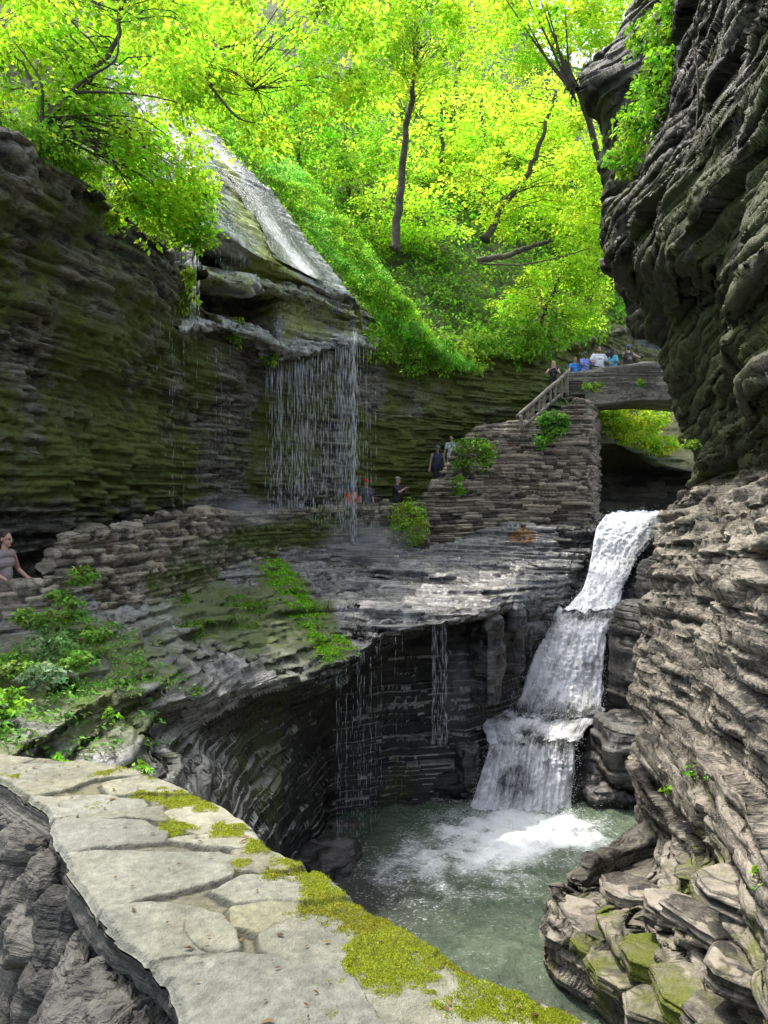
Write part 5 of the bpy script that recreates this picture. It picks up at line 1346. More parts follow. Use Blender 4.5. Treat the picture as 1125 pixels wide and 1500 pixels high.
V, Fq = merge(parts); me = np_mesh('stems', V, Fq, True); set_col(me, np.zeros((len(V), 3)), 'mask'); link('stems', me, M_BARK, root)
cs = np.concatenate([ellip(e, (.5, .4, .35), 6) for e in ends])
c, tip, nor, sz, si = spray(cs, 0.35, 34, 0.13)
link('leaves', leaf_mesh('leaves', c, tip, nor, sz, leaf_cols(si, len(cs), YEL)), M_LEAF, root)

# --- clump plants
def plant(name, label, pos, rad, n, lsize, col, cat='plant', group=None, droop=0.3, up=(0, 0, 1), width=0.5, flatten=(1, 1, 0.6), mat=None, per=14, stems=10):
    pos = np.asarray(pos, float)
    root = empty(name, tuple(pos)); tag(root, label, cat, group)
    cs = ellip(pos + np.asarray(up) * rad * 0.35, np.array(flatten) * rad, n)
    c, tip, nor, sz, si = spray(cs, rad * 0.35 + 0.03, per, lsize, updir=np.asarray(up) * 0.8 + np.array([0, 0, .3]), droop=droop, flat=0.5)
    parts = []
    for q in cs[:stems]:
        parts.append(tube(_cr(np.array([pos, (pos + q) / 2 + vr.normal(0, rad * 0.1, 3), q]), np.linspace(0, 2, 6), 0), np.linspace(0.008, 0.003, 6) * (0.6 + rad), 4))
    V, Fq = merge(parts)
    me = np_mesh('stems', V, Fq, True); set_col(me, np.tile([0.08, 0.11, 0.03], (len(V), 1)))
    link('stems', me, M_LEAFD, root)
    link('leaves', leaf_mesh('leaves', c, tip, nor, sz, leaf_cols(si, len(cs), col), width), mat or M_LEAFD, root)
    return root
PG = (0.23, 0.40, 0.06)
# on the terrace at the left
for i, (px, py, d, r_, lab) in enumerate([
    (20, 985, 8.6, .42, 'bushy green plant at the left edge below the low wall'), (70, 955, 9.0, .40, 'pale green leafy plant in the middle of the terrace bank'), (105, 905, 10.2, .42, 'leafy plant growing against the end of the low wall'),
    (118, 850, 11.4, .34, 'climbing plant on the wall step beside the woman'), (60, 1000, 8.2, .34, 'grey-green fern low on the terrace bank'), (110, 975, 9.0, .30, 'small fern right of the pale plant on the bank'),
    (5, 1040, 7.2, .32, 'bright plant at the left edge just above the parapet'), (45, 915, 9.9, .32, 'green plant directly under the low wall'), (140, 935, 10.1, .26, 'short plant on mossy stones beside the bank'), (88, 880, 10.8, .25, 'upright leafy sprig at the corner of the low wall')]):
    plant('leafy_plant', lab, P(px, py, d), r_ * 0.68, 24, 0.075, [PG, (0.22, .34, .12), PG, PG, (0.2, .30, .14), PG, (0.2, .42, .03), PG, PG, PG][i], group='plants on the terrace bank', per=14)
for px, py, d, r_, lab in [(162, 1052, 8.2, .09, 'single bright seedling on the bare grey rock'), (212, 1132, 7.6, .12, 'low broad-leaved plant behind the parapet'), (85, 1117, 6.0, .08, 'tiny pale sprig at the back of the parapet'), (288, 1015, 10.5, .10, 'little green sprig on the dark ledge edge')]:
    plant('seedling', lab, P(px, py, d), r_, 8, 0.07, (0.22, .45, .03), per=6, stems=6)
# walls, stairs, bridge
plant('creeper', 'bright green creeper covering the short wall beside the stairs', P(600, 768, 25.5), .62, 90, 0.10, (0.30, .46, .03), up=(0.0, -0.6, 0.4), flatten=(1.0, .35, 1.25), per=18)
plant('creeper', 'green creeper hanging down the left end of the stair wall', P(692, 668, 27.8), .75, 60, 0.13, (.20, .34, .03), up=(0, -0.5, .4), flatten=(1.1, .35, 1.0), per=16)
plant('creeper', 'lower sprig of creeper drooping on the stair wall', P(672, 712, 27.2), .34, 18, 0.12, (.20, .36, .03), up=(0, -0.5, .4), flatten=(.8, .4, 1.2), per=14)
plant('bush', 'leafy bush growing under the wooden railing', P(812, 622, 28.9), .55, 54, 0.15, (.15, .32, .04), up=(0, -0.4, .4), flatten=(1.0, .45, .8), per=18)
plant('creeper', 'dangling green leaves on the stair wall below the bush', P(798, 645, 28.7), .42, 24, 0.13, (.14, .28, .04), up=(0, -0.5, -.2), flatten=(.9, .4, 1.1), per=14)
plant('fern', 'small fern tuft on the bridge parapet face', P(868, 568, 29.9), .30, 18, 0.10, (.28, .42, .03), up=(0, -.6, .2), flatten=(1.6, .4, .5), per=14)
plant('fern', 'fern sprig on the bridge beside the right cliff', P(938, 560, 29.8), .2, 10, 0.10, (.28, .42, .03), up=(0, -.6, .2), flatten=(1, .4, .6), per=12)
for px, py, d, r_, lab in [(895, 618, 33.2, .85, 'sunlit yellow-green bush under the left of the bridge'), (930, 640, 32.8, .95, 'sunlit bush in the middle of the bench under the bridge'), (968, 655, 32.8, .75, 'sunlit bush at the right end of the bench under the bridge'), (905, 596, 34.2, .9, 'upper bush tucked close beneath the bridge span'), (952, 618, 33.6, .9, 'upper bush beneath the bridge near the right cliff')]:
    plant('bush', lab, P(px, py, d), r_, 60, 0.17, (.62, .85, .05), group='bushes under the bridge', up=(0, -.3, .5), flatten=(1.1, .6, .6), per=18)  # leaf colour lifted to paint in sunlight that misses them under the bridge
# shelves of the left cliff
for px, py, d, r_, lab in [(348, 485, 21.0, .32, 'bright plant on the dripping rock shelf'), (272, 440, 18.4, .32, 'yellow-green fern hanging at the left end of the dripping shelf'), (276, 405, 18.0, .22, 'thin fern strand above the left end of the dripping shelf'), (162, 325, 13.6, .14, 'yellowish leafy sprig dangling from the dark cliff lip'), (395, 520, 22.4, .3, 'mossy tuft under the middle of the dripping shelf')]:
    plant('fern', lab, P(px, py, d), r_, 22, 0.10, (.30, .44, .03), up=(0.3, -.5, .1), flatten=(.8, .5, 1.3), per=12, droop=0.6)
# right cliff
for px, py, d, r_, n_, lab in [(985, 40, 15.2, .55, 40, 'bright leaves spilling over the top of the right cliff edge'), (965, 120, 15.0, .55, 44, 'dense bright leaves in the cleft left of the right cliff'), (935, 190, 15.8, .55, 44, 'leafy mass hanging lower in the cleft of the right cliff'), (912, 240, 16.4, .40, 30, 'lowest leaves of the cleft just above the rock nose'), (940, 60, 17, .42, 24, 'leafy sprig high in the cleft beside the buttress'), (1000, -20, 15, .6, 36, 'bright foliage at the top edge above the right cliff')]:
    plant('hanging_plant', lab, P(px, py, d), r_, n_, 0.12, (.28, .50, .03), group='plants hanging in the right cleft', up=(-.4, -.4, .2), flatten=(.9, .8, 1.1), per=18, mat=M_LEAF, droop=0.5)
for px, py, d, r_, lab in [(1018, 1135, 11.6, .17, 'small green plant on the sunlit ledge of the right cliff'), (1048, 1142, 10.8, .11, 'tiny yellow-green plant beside the small ledge plant'), (978, 1160, 12.6, .11, 'little leafy tuft near the left of the sunlit ledge'), (1112, 1292, 7.7, .14, 'bright sprig at the right edge low on the cliff'), (1010, 655, 14.8, .2, 'dark fern under the right overhang')]:
    plant('leafy_plant', lab, P(px, py, d), r_, 12, 0.075, (.26, .42, .04), per=9, stems=6)

# --- fallen wood on the slope
def wood(name, pts, r0, r1, label, cat):
    pl = _cr(np.array([P(*p) for p in pts]), np.linspace(0, len(pts) - 1, 30), 0)
    pl[1:-1] += vr.normal(0, r0 * 0.2, (28, 3))
    V, Fq = capped(pl, np.linspace(r0, r1, 30), 9)
    me = np_mesh(name, V, Fq, True); set_col(me, np.zeros((len(V), 3)), 'mask')
    return tag(link(name, me, M_BARK), label, cat)
wood('log', [(700, 382, 31), (750, 372, 31), (785, 358, 31.2), (806, 352, 31.5)], 0.13, 0.07, 'dark fallen log lying across the slope below the leaning tree', 'log')
wood('branch', [(700, 386, 30.6), (760, 388, 30.4), (815, 378, 30.4), (866, 363, 30.6)], 0.035, 0.02, 'long pale bare branch below the dark log', 'branch')
wood('hanging_root', [(1015, 60, 12.2), (1022, 110, 12.1), (1022, 160, 12.0), (1016, 215, 11.8)], 0.02, 0.008, 'thin pale root hanging down the dark right cliff', 'root')

# --- undergrowth on the slope
def scatter(name, label, mask, n, lsize, col, droopv, mat=None, lift=0.15, clump=1.0, per=10, cat='undergrowth', var=0.3):
    nr, nc = HILL.shape[:2]
    N = normals(HILL, (0, 0, 60))
    wgt = mask(HILL) * np.clip(np.linalg.norm(np.cross(np.gradient(HILL, axis=0), np.gradient(HILL, axis=1)), axis=2), 0, None)
    wv = wgt.ravel() / wgt.sum()
    k = n // per
    idx = vr.choice(nr * nc, size=k, p=wv)
    base = HILL.reshape(-1, 3)[idx] + vr.normal(0, 0.1, (k, 3))
    nn = N.reshape(-1, 3)[idx]
    d = base[:, 1]
    sc = np.clip(d / 27, 0.6, 3)
    cs = base + nn * (lift * sc * vr.uniform(0.0, 1.6, k))[:, None]
    c, tip, nor, sz, si = spray(cs, 0.28 * sc * clump, per, 1.0, updir=nn * 0.8 + np.array([0, 0, 0.4]), droop=droopv, flat=0.35)
    sz = sz * lsize * sc[si]
    cl = leaf_cols(si, k, col, var)
    shade = 0.75 + 0.35 * fbm(cs, 0.5, 3, 91)
    cl = cl * shade[si][:, None]
    o = link(name, leaf_mesh(name, c, tip, nor, sz, cl), mat or M_LEAFD)
    return tag(o, label, cat, kind='stuff')
def pix(G): return 562.5 + G[..., 0] / np.maximum(G[..., 1], .1) * F, 750 - G[..., 2] / np.maximum(G[..., 1], .1) * F
nearslab = [P(360, 235, 27.2), P(420, 300, 26.6), P(470, 370, 26.2), P(520, 430, 26.8), P(560, 480, 28), P(600, 520, 29)]
def m_near(G): return sum(blob(G, c, (1.3, 2.2, 1.5)) for c in nearslab) + 1e-9
def m_far(G):
    x, y = pix(G)
    return ((G[..., 1] > 22) & (G[..., 1] < 62) & (x > 150) & (x < 1000) & (y > -150)) * (0.3 + sstep(-0.35, 0.25, fbm(G, 0.3, 3, 92))) / np.maximum(G[..., 1], 1) ** 1.2 + 1e-12
def m_left(G):
    x, y = pix(G)
    return ((G[..., 1] > 8) & (G[..., 1] < 22) & (x > -300) & (y > -300)) * 1.0 / np.maximum(G[..., 1], 1) + 1e-12
scatter('undergrowth', 'mixed leafy undergrowth covering the slope behind the trees', m_far, 80000, 0.15, MIDG, 0.4, M_LEAF, 0.45, 1.5, 14)
scatter('undergrowth', 'low leafy growth on the top of the left cliff', m_left, 16000, 0.14, (0.16, .30, .03), 0.4, M_LEAF, 0.3, 1.0, 12)
def bank():
    a = np.array([P(*c) for c in [(285, 165, 28.8), (350, 215, 27.8), (420, 290, 27.0), (472, 360, 26.5), (515, 415, 26.4), (550, 465, 27.0), (585, 505, 28.2), (640, 520, 29.6)]])
    k = 3000
    q = _cr(a, vr.uniform(0, len(a) - 1, k), 0)
    wdt = vr.uniform(0, 1, k) ** 1.3
    q = q + np.stack([0.15 + wdt * 1.9, 0.2 + wdt * 1.2 + vr.normal(0, .1, k), 0.10 - .25 * wdt + .28 * fbm(q * 1.0, 1.1, 2, 5) + vr.normal(0, .12, k)], 1)
    c, tip, nor, sz, si = spray(q, 0.22, 22, 0.085, updir=(0.45, -.35, .75), droop=0.6, flat=0.4)
    o = link('undergrowth', leaf_mesh('undergrowth', c, tip, nor, sz, leaf_cols(si, k, np.where((fbm(q, 0.8, 3, 23) > .05)[:, None], np.array(COOL), np.array([.36, .62, .05])), .38)), M_LEAF)
    tag(o, 'soft bright green ferny bank spilling down beside the wet slab', 'undergrowth', kind='stuff')
bank()
def lip_growth():
    a = np.array([P(*c) for c in [(-60, 200, 11.2), (0, 205, 11.5), (50, 222, 12.0), (100, 250, 12.7), (150, 288, 13.8), (200, 325, 15.2), (250, 358, 16.8)]])
    k = 420
    q = _cr(a, vr.uniform(0, len(a) - 1, k), 0) + np.stack([vr.normal(-.1, .18, k), vr.uniform(-.15, .35, k), .30 + vr.uniform(-.45, .35, k) * vr.uniform(.2, 1, k)], 1)
    c, tip, nor, sz, si = spray(q, 0.17, 16, 0.075, updir=(.3, -.4, .7), droop=0.6, flat=0.5)
    o = link('undergrowth', leaf_mesh('undergrowth', c, tip, nor, sz, leaf_cols(si, k, (.26, .46, .04), .35)), M_LEAF)
    tag(o, 'thin leafy growth and weeds along the lip of the left cliff', 'undergrowth', kind='stuff')
lip_growth()
# fringe of leaves hanging over the far cliff lip
def fringe():
    a = np.array([P(*c) for c in [(535, 505, 26.4), (565, 505, 27.6), (600, 515, 28.6), (650, 515, 29.8), (700, 510, 31.0), (760, 505, 32.4), (800, 500, 33.0), (850, 490, 35), (880, 480, 37)]])
    k = 420
    q = _cr(a, vr.uniform(0, len(a) - 1, k), 0) + np.stack([vr.normal(0, .25, k), vr.uniform(-.7, .5, k), vr.uniform(-1.0, 1.6, k) * vr.uniform(0.2, 1, k)], 1)
    c, tip, nor, sz, si = spray(q, 0.35, 24, 0.15, updir=(0, -.5, .6), droop=0.5, flat=0.5)
    o = link('undergrowth', leaf_mesh('undergrowth', c, tip, nor, sz, leaf_cols(si, k, (.22, .40, .03), .3)), M_LEAF)
    tag(o, 'bright leaves drooping over the far cliff lip above the stairs', 'undergrowth', kind='stuff')

fringe()
# moss and small leaves on the terrace
def terrace_cover(name, label, wfn, n, lsize, col, lift, width=0.5, per=8, rad=0.08, up=(0, -.1, 1), cat='moss', var=.3):
    w_ = np.clip(wfn(LEDGE), 0, None)
    N = normals(LEDGE, (3, 6, 8))
    area = np.linalg.norm(np.cross(np.gradient(LEDGE, axis=0), np.gradient(LEDGE, axis=1)), axis=2)
    w_ = w_ * area * (0.12 + np.clip(N[..., 2], 0, 1))
    k = n // per
    idx = vr.choice(w_.size, size=k, p=(w_ / w_.sum()).ravel())
    cs = LEDGE.reshape(-1, 3)[idx] + N.reshape(-1, 3)[idx] * lift * vr.uniform(0, 1, (k, 1))
    c, tip, nor, sz, si = spray(cs, rad, per, lsize, updir=N.reshape(-1, 3)[idx] * .5 + np.array(up), droop=.3, flat=.6)
    o = link(name, leaf_mesh(name, c, tip, nor, sz, leaf_cols(si, k, col, var), width), M_LEAFD)
    tag(o, label, cat, kind='stuff')
terrace_cover('moss', 'bright green moss streak running down the wet terrace', lambda G: np.clip(sum(blob(G, c, (.42, .75, .5)) for c in gp + [P(410, 850, 19.6), P(435, 888, 18.2), P(462, 925, 17.0), P(488, 960, 15.8)]) * (0.45 + 1.2 * fbm(G, 2.2, 3, 7)) - 0.15, 0, None), 15000, 0.055, (.27, .52, .03), 0.05, rad=.07)
terrace_cover('moss', 'thin green moss film on the beds left of the bright streak', lambda G: np.clip((blob(G, P(330, 890, 16.5), (1.5, 2.2, .8)) + .6 * blob(G, P(240, 850, 15), (1.2, 2, .7))) * fbm(G, 1.4, 3, 8) - 0.06, 0, None), 7000, 0.05, (.17, .30, .03), 0.03, rad=.08)
terrace_cover('ground_cover', 'low leafy cover over the bank under the left wall', lambda G: np.clip((blob(G, P(60, 950, 9.2), (1.5, 1.6, 1.2)) + .7 * blob(G, P(20, 1050, 7.2), (.7, 1, .7)) + .5 * blob(G, P(150, 900, 11), (.8, 1, .6))) * (0.5 + fbm(G, 1.2, 3, 9)) - 0.08, 0, None), 5500, 0.065, (.22, .42, .07), 0.12, rad=.14, cat='ground cover')

# leaf litter and needles on the parapet
n_ = 90
ii = mrg.choice(XY.shape[0] * XY.shape[1], size=n_, p=((XY[..., 1] > 1.1) * (XY[..., 1] < 3.0) / ((XY[..., 1] > 1.1) * (XY[..., 1] < 3.0)).sum()).ravel())
pb = np.concatenate([XY, Z[..., None]], 2).reshape(-1, 3)[ii] + [0, 0, .005]
a_ = mrg.uniform(0, 6.28, n_)
V, Fq = leaf_geo(pb, np.stack([np.cos(a_), np.sin(a_), mrg.normal(0, .15, n_)], 1), mrg.normal(0, .25, (n_, 3)) + [0, 0, 1], np.where(mrg.uniform(size=n_) < .6, mrg.uniform(.008, .02, n_), mrg.uniform(.012, .028, n_)), 0.42)
me = np_mesh('leaf_litter', V, Fq)
set_col(me, np.repeat(np.array([.16, .085, .035]) * mrg.uniform(.4, 1.8, (n_, 1)) * np.array([1, 1, 1]), 4, 0))
tag(link('leaf_litter', me, M_LEAFD), 'small brown fallen leaves and twigs scattered on the parapet', 'leaf litter', kind='stuff')

# ================================================================== water
def flow_obj(name, C, res, seed, amp, label, foam=0.15, edge=0.10, kind=None, streak=1.0, cat='waterfall', maskfn=None, mat=None, nz=4.5, brk=0.0, vs=1.0, ab=0.62):
    G = loft(C, res, res, 700, 500)
    nr, nc = G.shape[:2]
    N = normals(G, (0, 0, 4))
    dv = np.r_[0, np.cumsum(np.linalg.norm(np.diff(G, axis=0), axis=2).mean(1))]
    wid = np.linalg.norm(np.diff(G, axis=1), axis=2).sum(1).mean()
    u = np.linspace(0, 1, nc)
    UV = np.stack(np.broadcast_arrays(u[None, :] * wid, dv[:, None] * vs), -1)
    q = np.stack([UV[..., 0] * 6, UV[..., 1] * 1.3 * streak, 0 * UV[..., 0]], -1)
    q2 = np.stack([UV[..., 0] * 15, UV[..., 1] * 2.6 * streak, 0 * UV[..., 0]], -1)
    d = amp * (0.8 * fbm(q, 1.0, 3, seed) + 0.5 * fbm(q2, 1.0, 3, seed + 4) + 0.25 * fbm(G, nz, 3, seed + 3) + 0.55 * fbm(G, nz * 3.5, 3, seed + 6))
    ed = np.minimum(u, 1 - u) * wid + 0.13 * fbm(q * [1, 2, 1], 0.8, 3, seed + 9)
    d = d * sstep(0, 0.25, ed) - 0.12 * sstep(0.2, -0.05, ed)
    if brk: G = terrace(G, brk, seed + 2, jig=1.0, hard=0.45)
    G = G + N * d[..., None]
    me = np_mesh(name, G.reshape(-1, 3), grid_faces(nr, nc), True)
    uvl = me.uv_layers.new(name='flow')
    li = np.zeros(len(me.loops), np.int32); me.loops.foreach_get('vertex_index', li)
    uvl.data.foreach_set('uv', UV.reshape(-1, 2)[li].astype(np.float32).ravel())
    m = np.zeros((nr, nc, 3))
    m[..., 0] = foam if maskfn is None else maskfn(G, u, dv / dv[-1]) + 0.14
    m[..., 1] = sstep(0.0, edge * 2.2, ed) * ab
    set_col(me, m.reshape(-1, 3), 'mask')
    o = link(name, me, mat or M_WHITE)
    return tag(o, label, cat, kind=kind)

C1 = net([[(905, 750, 29.0), (945, 750, 29.0), (995, 750, 29.0)],
          [(882, 757, 26.9), (930, 756, 26.8), (985, 757, 26.4)],
          [(872, 778, 26.3), (915, 782, 26.0), (970, 776, 25.8)],
          [(866, 815, 25.8), (900, 822, 25.5), (938, 812, 25.2)],
          [(854, 855, 25.0), (885, 858, 24.7), (918, 850, 24.5)],
          [(832, 883, 24.4), (868, 886, 24.1), (908, 884, 23.9)],
          [(822, 893, 23.8), (862, 895, 23.6), (908, 892, 23.4)]])
flow_obj('waterfall', C1, 0.03, 401, 0.12, brk=0.0, label= 'foaming top cascade pouring from under the bridge', maskfn=lambda G, u, v: 0.22 + 0.30 * (1 - u)[None, :] * np.ones(len(v))[:, None] - 0.30 * np.exp(-((v - 0.45) / .25) ** 2)[:, None] * sstep(.5, 1, u)[None, :] + 0.3 * sstep(.75, 1, v)[:, None])
C2 = net([[(815, 888, 24.1), (860, 893, 23.9), (912, 888, 23.6)],
          [(800, 920, 23.2), (845, 908, 23.2), (905, 905, 23.0)],
          [(790, 938, 22.9), (838, 930, 22.7), (892, 925, 22.6)],
          [(775, 970, 22.5), (828, 968, 22.2), (888, 962, 22.2)],
          [(762, 1010, 22.0), (815, 1012, 21.7), (886, 1000, 21.8)],
          [(752, 1032, 21.5), (808, 1040, 21.1), (884, 1025, 21.2)],
          [(745, 1045, 20.7), (805, 1055, 20.4), (882, 1045, 20.5)]])
flow_obj('waterfall', C2, 0.03, 421, 0.14, brk=0.08, label= 'middle cascade tumbling white between dark rocks', maskfn=lambda G, u, v: 0.30 - 0.34 * np.exp(-((v - 0.14) / .09) ** 2)[:, None] * (1 - .5 * u)[None, :] + .28 * fbm(G, 1.8, 3, 14) + .12 * np.exp(-((v - 0.5) / .2) ** 2)[:, None] - .22 * sstep(.72, .95, v)[:, None])
C3 = net([[(738, 1040, 21.0), (800, 1046, 20.9), (890, 1036, 21.1)],
          [(705, 1058, 20.2), (790, 1064, 20.0), (868, 1058, 20.2)],
          [(712, 1078, 19.5), (785, 1078, 19.4), (858, 1076, 19.5)],
          [(716, 1090, 19.05), (782, 1088, 19.0), (850, 1085, 19.1)]])
flow_obj('stream', C3, 0.03, 441, 0.06, 'short run of broken white water above the lowest cascade', maskfn=lambda G, u, v: 0.24 + 0.35 * fbm(G, 1.6, 3, 5), kind='structure', cat='stream')
C4 = net([[(712, 1076, 19.5), (785, 1078, 19.4), (858, 1076, 19.5)],
          [(714, 1092, 19.0), (780, 1090, 18.9), (850, 1088, 19.0)],
          [(706, 1120, 18.65), (775, 1120, 18.55), (848, 1116, 18.65)],
          [(696, 1155, 18.4), (770, 1158, 18.25), (842, 1152, 18.4)],
          [(684, 1186, 18.15), (765, 1190, 18.0), (840, 1184, 18.15)],
          [(672, 1198, 17.8), (760, 1206, 17.6), (842, 1196, 17.8)]])
flow_obj('waterfall', C4, 0.025, 461, 0.12, label= 'lowest cascade dropping in a white curtain into the pool', maskfn=lambda G, u, v: 0.24 + .25 * fbm(G, 2.4, 3, 15) - 0.34 * np.exp(-((v - 0.15) / .10) ** 2)[:, None] * np.exp(-((u - .75) / .3) ** 2)[None, :] + .25 * sstep(.6, 1, v)[:, None], streak=0.6)
# rock the stream runs over
Cbed = np.concatenate([C1[:-1], C2[:-1], C4[2:]], 0)
mid_ = Cbed.mean(1, keepdims=True)
Cbed = mid_ + (Cbed - mid_) * np.array([1.75, 1.0, 1.0]) + np.array([0.1, 0.25, -0.30])
Cbed = np.concatenate([Cbed[:, :1] + [-.6, .5, .1], Cbed, Cbed[:, -1:] + [.7, .5, .25]], 1)
G, rb = rock_grid(Cbed, 0.035, 133, lo=.16, lof=.8, sa=.15, st=.10, sl=.8, toward=(0, 0, 3), terr=.22, horiz=.7)
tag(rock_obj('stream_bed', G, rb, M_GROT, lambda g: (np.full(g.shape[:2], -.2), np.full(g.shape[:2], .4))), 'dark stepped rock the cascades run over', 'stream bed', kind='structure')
# stream reaching back under the bridge and a little fall beyond
ys = np.linspace(29.0, 48, 8)
Cs = np.array([[(8.5 + (y - 29) * 0.20, y, -0.02), (10.6 + (y - 29) * .2, y, 0.0), (13.0 + (y - 29) * .25, y, -0.02)] for y in ys])
flow_obj('stream', Cs, 0.08, 471, 0.03, 'dark stream sliding under the bridge', foam=-0.25, kind='structure', cat='stream')
Cx = net([[(980, 676, 37), (1005, 676, 37)], [(984, 690, 36.4), (1006, 690, 36.4)], [(978, 715, 36), (1004, 715, 36)], [(968, 742, 35.4), (1004, 744, 35.4)]])
flow_obj('waterfall', Cx, 0.05, 481, 0.05, 'thin far fall glimpsed below the bridge beside the right cliff', foam=0.1)

# pool surface
px_, py_ = np.meshgrid(np.linspace(-4.0, 9.0, 520), np.linspace(6.0, 20.5, 580))
Q = np.stack([px_, py_, 0 * px_], -1)
fc = [((3.1, 17.3), (1.9, .95), .85), ((1.9, 15.9), (1.9, 1.1), .50), ((0.7, 14.6), (1.7, 1.3), .36), ((3.6, 16.2), (1.6, 1.0), .38), ((2.2, 13.5), (3, 2.5), .14)]
fm = sum(a * np.exp(-((px_ - c[0]) / r[0]) ** 2 - ((py_ - c[1]) / r[1]) ** 2) for c, r, a in fc)
dist = np.hypot(px_ - 3.1, py_ - 17.6)
ring = np.sin(dist * 7 + 3 * fbm(Q, .6, 2, 3)) * np.exp(-dist / 4.5)
hz_ = 0.045 * fbm(Q, 1.6, 4, 501) + 0.034 * fbm(Q, 4.5, 3, 502) + 0.03 * ring + 0.07 * fm * (0.6 + fbm(Q, 3.0, 3, 503)) + 0.020 * fbm(Q * [1, .6, 1], 10, 2, 504)
me = np_mesh('pool', np.stack([px_, py_, Z_POOL + hz_], -1).reshape(-1, 3), grid_faces(*px_.shape), True)
m = np.zeros(px_.shape + (3,)); m[..., 0] = fm * (0.92 + 0.6 * fbm(Q, 2.2, 4, 77)) + 0.10 * np.exp(-dist / 3.2) + 0.10 * np.clip(ring, 0, 1)
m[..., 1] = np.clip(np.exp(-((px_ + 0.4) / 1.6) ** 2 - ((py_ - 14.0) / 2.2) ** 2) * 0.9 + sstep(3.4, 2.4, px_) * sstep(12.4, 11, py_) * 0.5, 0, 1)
set_col(me, m.reshape(-1, 3), 'mask')
tag(link('pool', me, M_POOL), 'green churned plunge pool with drifting foam', 'pool', kind='structure')

# flying spray round the cascades (thousands of drops: one mass)
def drops_mesh(c, ln, wd_, vdir=(0, 0, 1)):
    n = len(c)
    vdir = np.asarray(vdir, float) * np.ones((n, 3)); vdir = unit(vdir)
    a = unit(np.cross(vdir, np.array([0.3, 1.0, 0.1]))); b = np.cross(vdir, a)
    L_ = ln[:, None] * 0.5; W_ = wd_[:, None] * 0.5
    V = np.stack([c + vdir * L_, c + a * W_, c + (-0.5 * a + .866 * b) * W_, c + (-0.5 * a - .866 * b) * W_, c - vdir * L_], 1)
    f = np.array([[0, 1, 2], [0, 2, 3], [0, 3, 1], [4, 2, 1], [4, 3, 2], [4, 1, 3]])
    Fq = (np.arange(n)[:, None, None] * 5 + f[None]).reshape(-1, 3)
    return V.reshape(-1, 3), Fq
wr_ = np.random.default_rng(99)
pts = []
for C, n in ((C1, 2600), (C2, 3200), (C4, 2600)):
    tr_, tc_ = wr_.uniform(0.6, len(C) - 1, n), wr_.uniform(0, C.shape[1] - 1, n)
    i0 = np.array([_cr(_cr(C, np.array([a]), 0), np.array([b]), 1)[0, 0] for a, b in zip(tr_, tc_)])
    pts.append(i0 + np.abs(wr_.normal(0, 1, (n, 3))) * [0, -0.13, 0.13] + wr_.normal(0, 0.05, (n, 3)))
base = np.stack([wr_.normal(3.1, .9, 1500), wr_.normal(17.5, .3, 1500), Z_POOL + np.abs(wr_.normal(0, .16, 1500))], 1)
pts = np.concatenate(pts + [base])
V, Fq = drops_mesh(pts, wr_.uniform(.008, .032, len(pts)), wr_.uniform(.008, .020, len(pts)), wr_.normal(size=(len(pts), 3)))
tag(link('spray', np_mesh('spray', V, Fq), M_DROP), 'flying white spray drops round the three cascades', 'spray', kind='stuff')

# curtains of falling drops
def rain(name, label, edge, z_end, n, wmin, wmax, dens=0.55, lmin=0.08, lmax=0.5, cluster=None, jig=0.05):
    E = np.array([P(*c) for c in edge])
    tpos = wr_.uniform(0, len(E) - 1, n)
    if cluster is not None:
        ctr, sg, frac = cluster
        kx = int(n * frac)
        tpos[:kx] = np.clip(np.concatenate([wr_.normal(c_, sg, kx // len(ctr) + 1) for c_ in ctr])[:kx], 0, len(E) - 1)
    top = _cr(E, tpos, 0) + wr_.normal(0, jig, (n, 3)) * [1, 1, .3]
    cs, ls, ws = [], [], []
    for p in top:
        ze = z_end(p) if callable(z_end) else z_end
        z = p[2] - wr_.uniform(0, .3); w0 = wr_.uniform(wmin, wmax); dn = np.clip(wr_.normal(dens, .2), .08, .95)
        H = max(.5, z - ze)
        while z > ze:
            l = wr_.uniform(lmin, lmax) * (0.5 + (z - ze) / H)
            if wr_.uniform() < dn:
                cs.append([p[0] + wr_.normal(0, .010), p[1] + wr_.normal(0, .010), z - l / 2]); ls.append(l); ws.append(w0 * wr_.uniform(.5, 1.2))
            z -= l * wr_.uniform(.9, 1.8)
    V, Fq = drops_mesh(np.array(cs), np.array(ls), np.array(ws))
    return tag(link(name, np_mesh(name, V, Fq), M_DROP), label, 'waterfall')
rain('waterfall', 'wide curtain of falling drops from the rock shelf onto the path', [(392, 528, 22.4), (430, 522, 23.0), (470, 512, 23.8), (505, 500, 24.6), (545, 500, 25.8)], -0.5, 300, .007, .019, .66, .10, .75, cluster=([2.85, 3.1, 0.6, 1.2, 1.6], .10, .45), jig=.08)
rain('waterfall', 'narrow bright thread of water at the right end of the drop curtain', [(516, 478, 24.6), (522, 476, 24.7)], -1.2, 22, .016, .034, .9, .2, .7, jig=.04)
rain('waterfall', 'small white trickle falling from the slab edge behind the leaves', [(279, 368, 18.2), (291, 366, 18.5)], P(285, 470, 18.4)[2], 20, .008, .018, .75, .1, .4, jig=.04)
rain('waterfall', 'faint scattered drips in front of the mossy cliff', [(235, 440, 17.0), (285, 478, 18.4), (335, 490, 20.0)], -0.6, 26, .005, .011, .35, .04, .25, jig=.1)
rain('waterfall', 'short drips from the edge of the wet slab', [(320, 345, 19.6), (380, 372, 21.3), (450, 415, 23.6), (515, 445, 25.3)], lambda p: p[2] - 1.1, 60, .005, .011, .55, .05, .25, jig=.06)
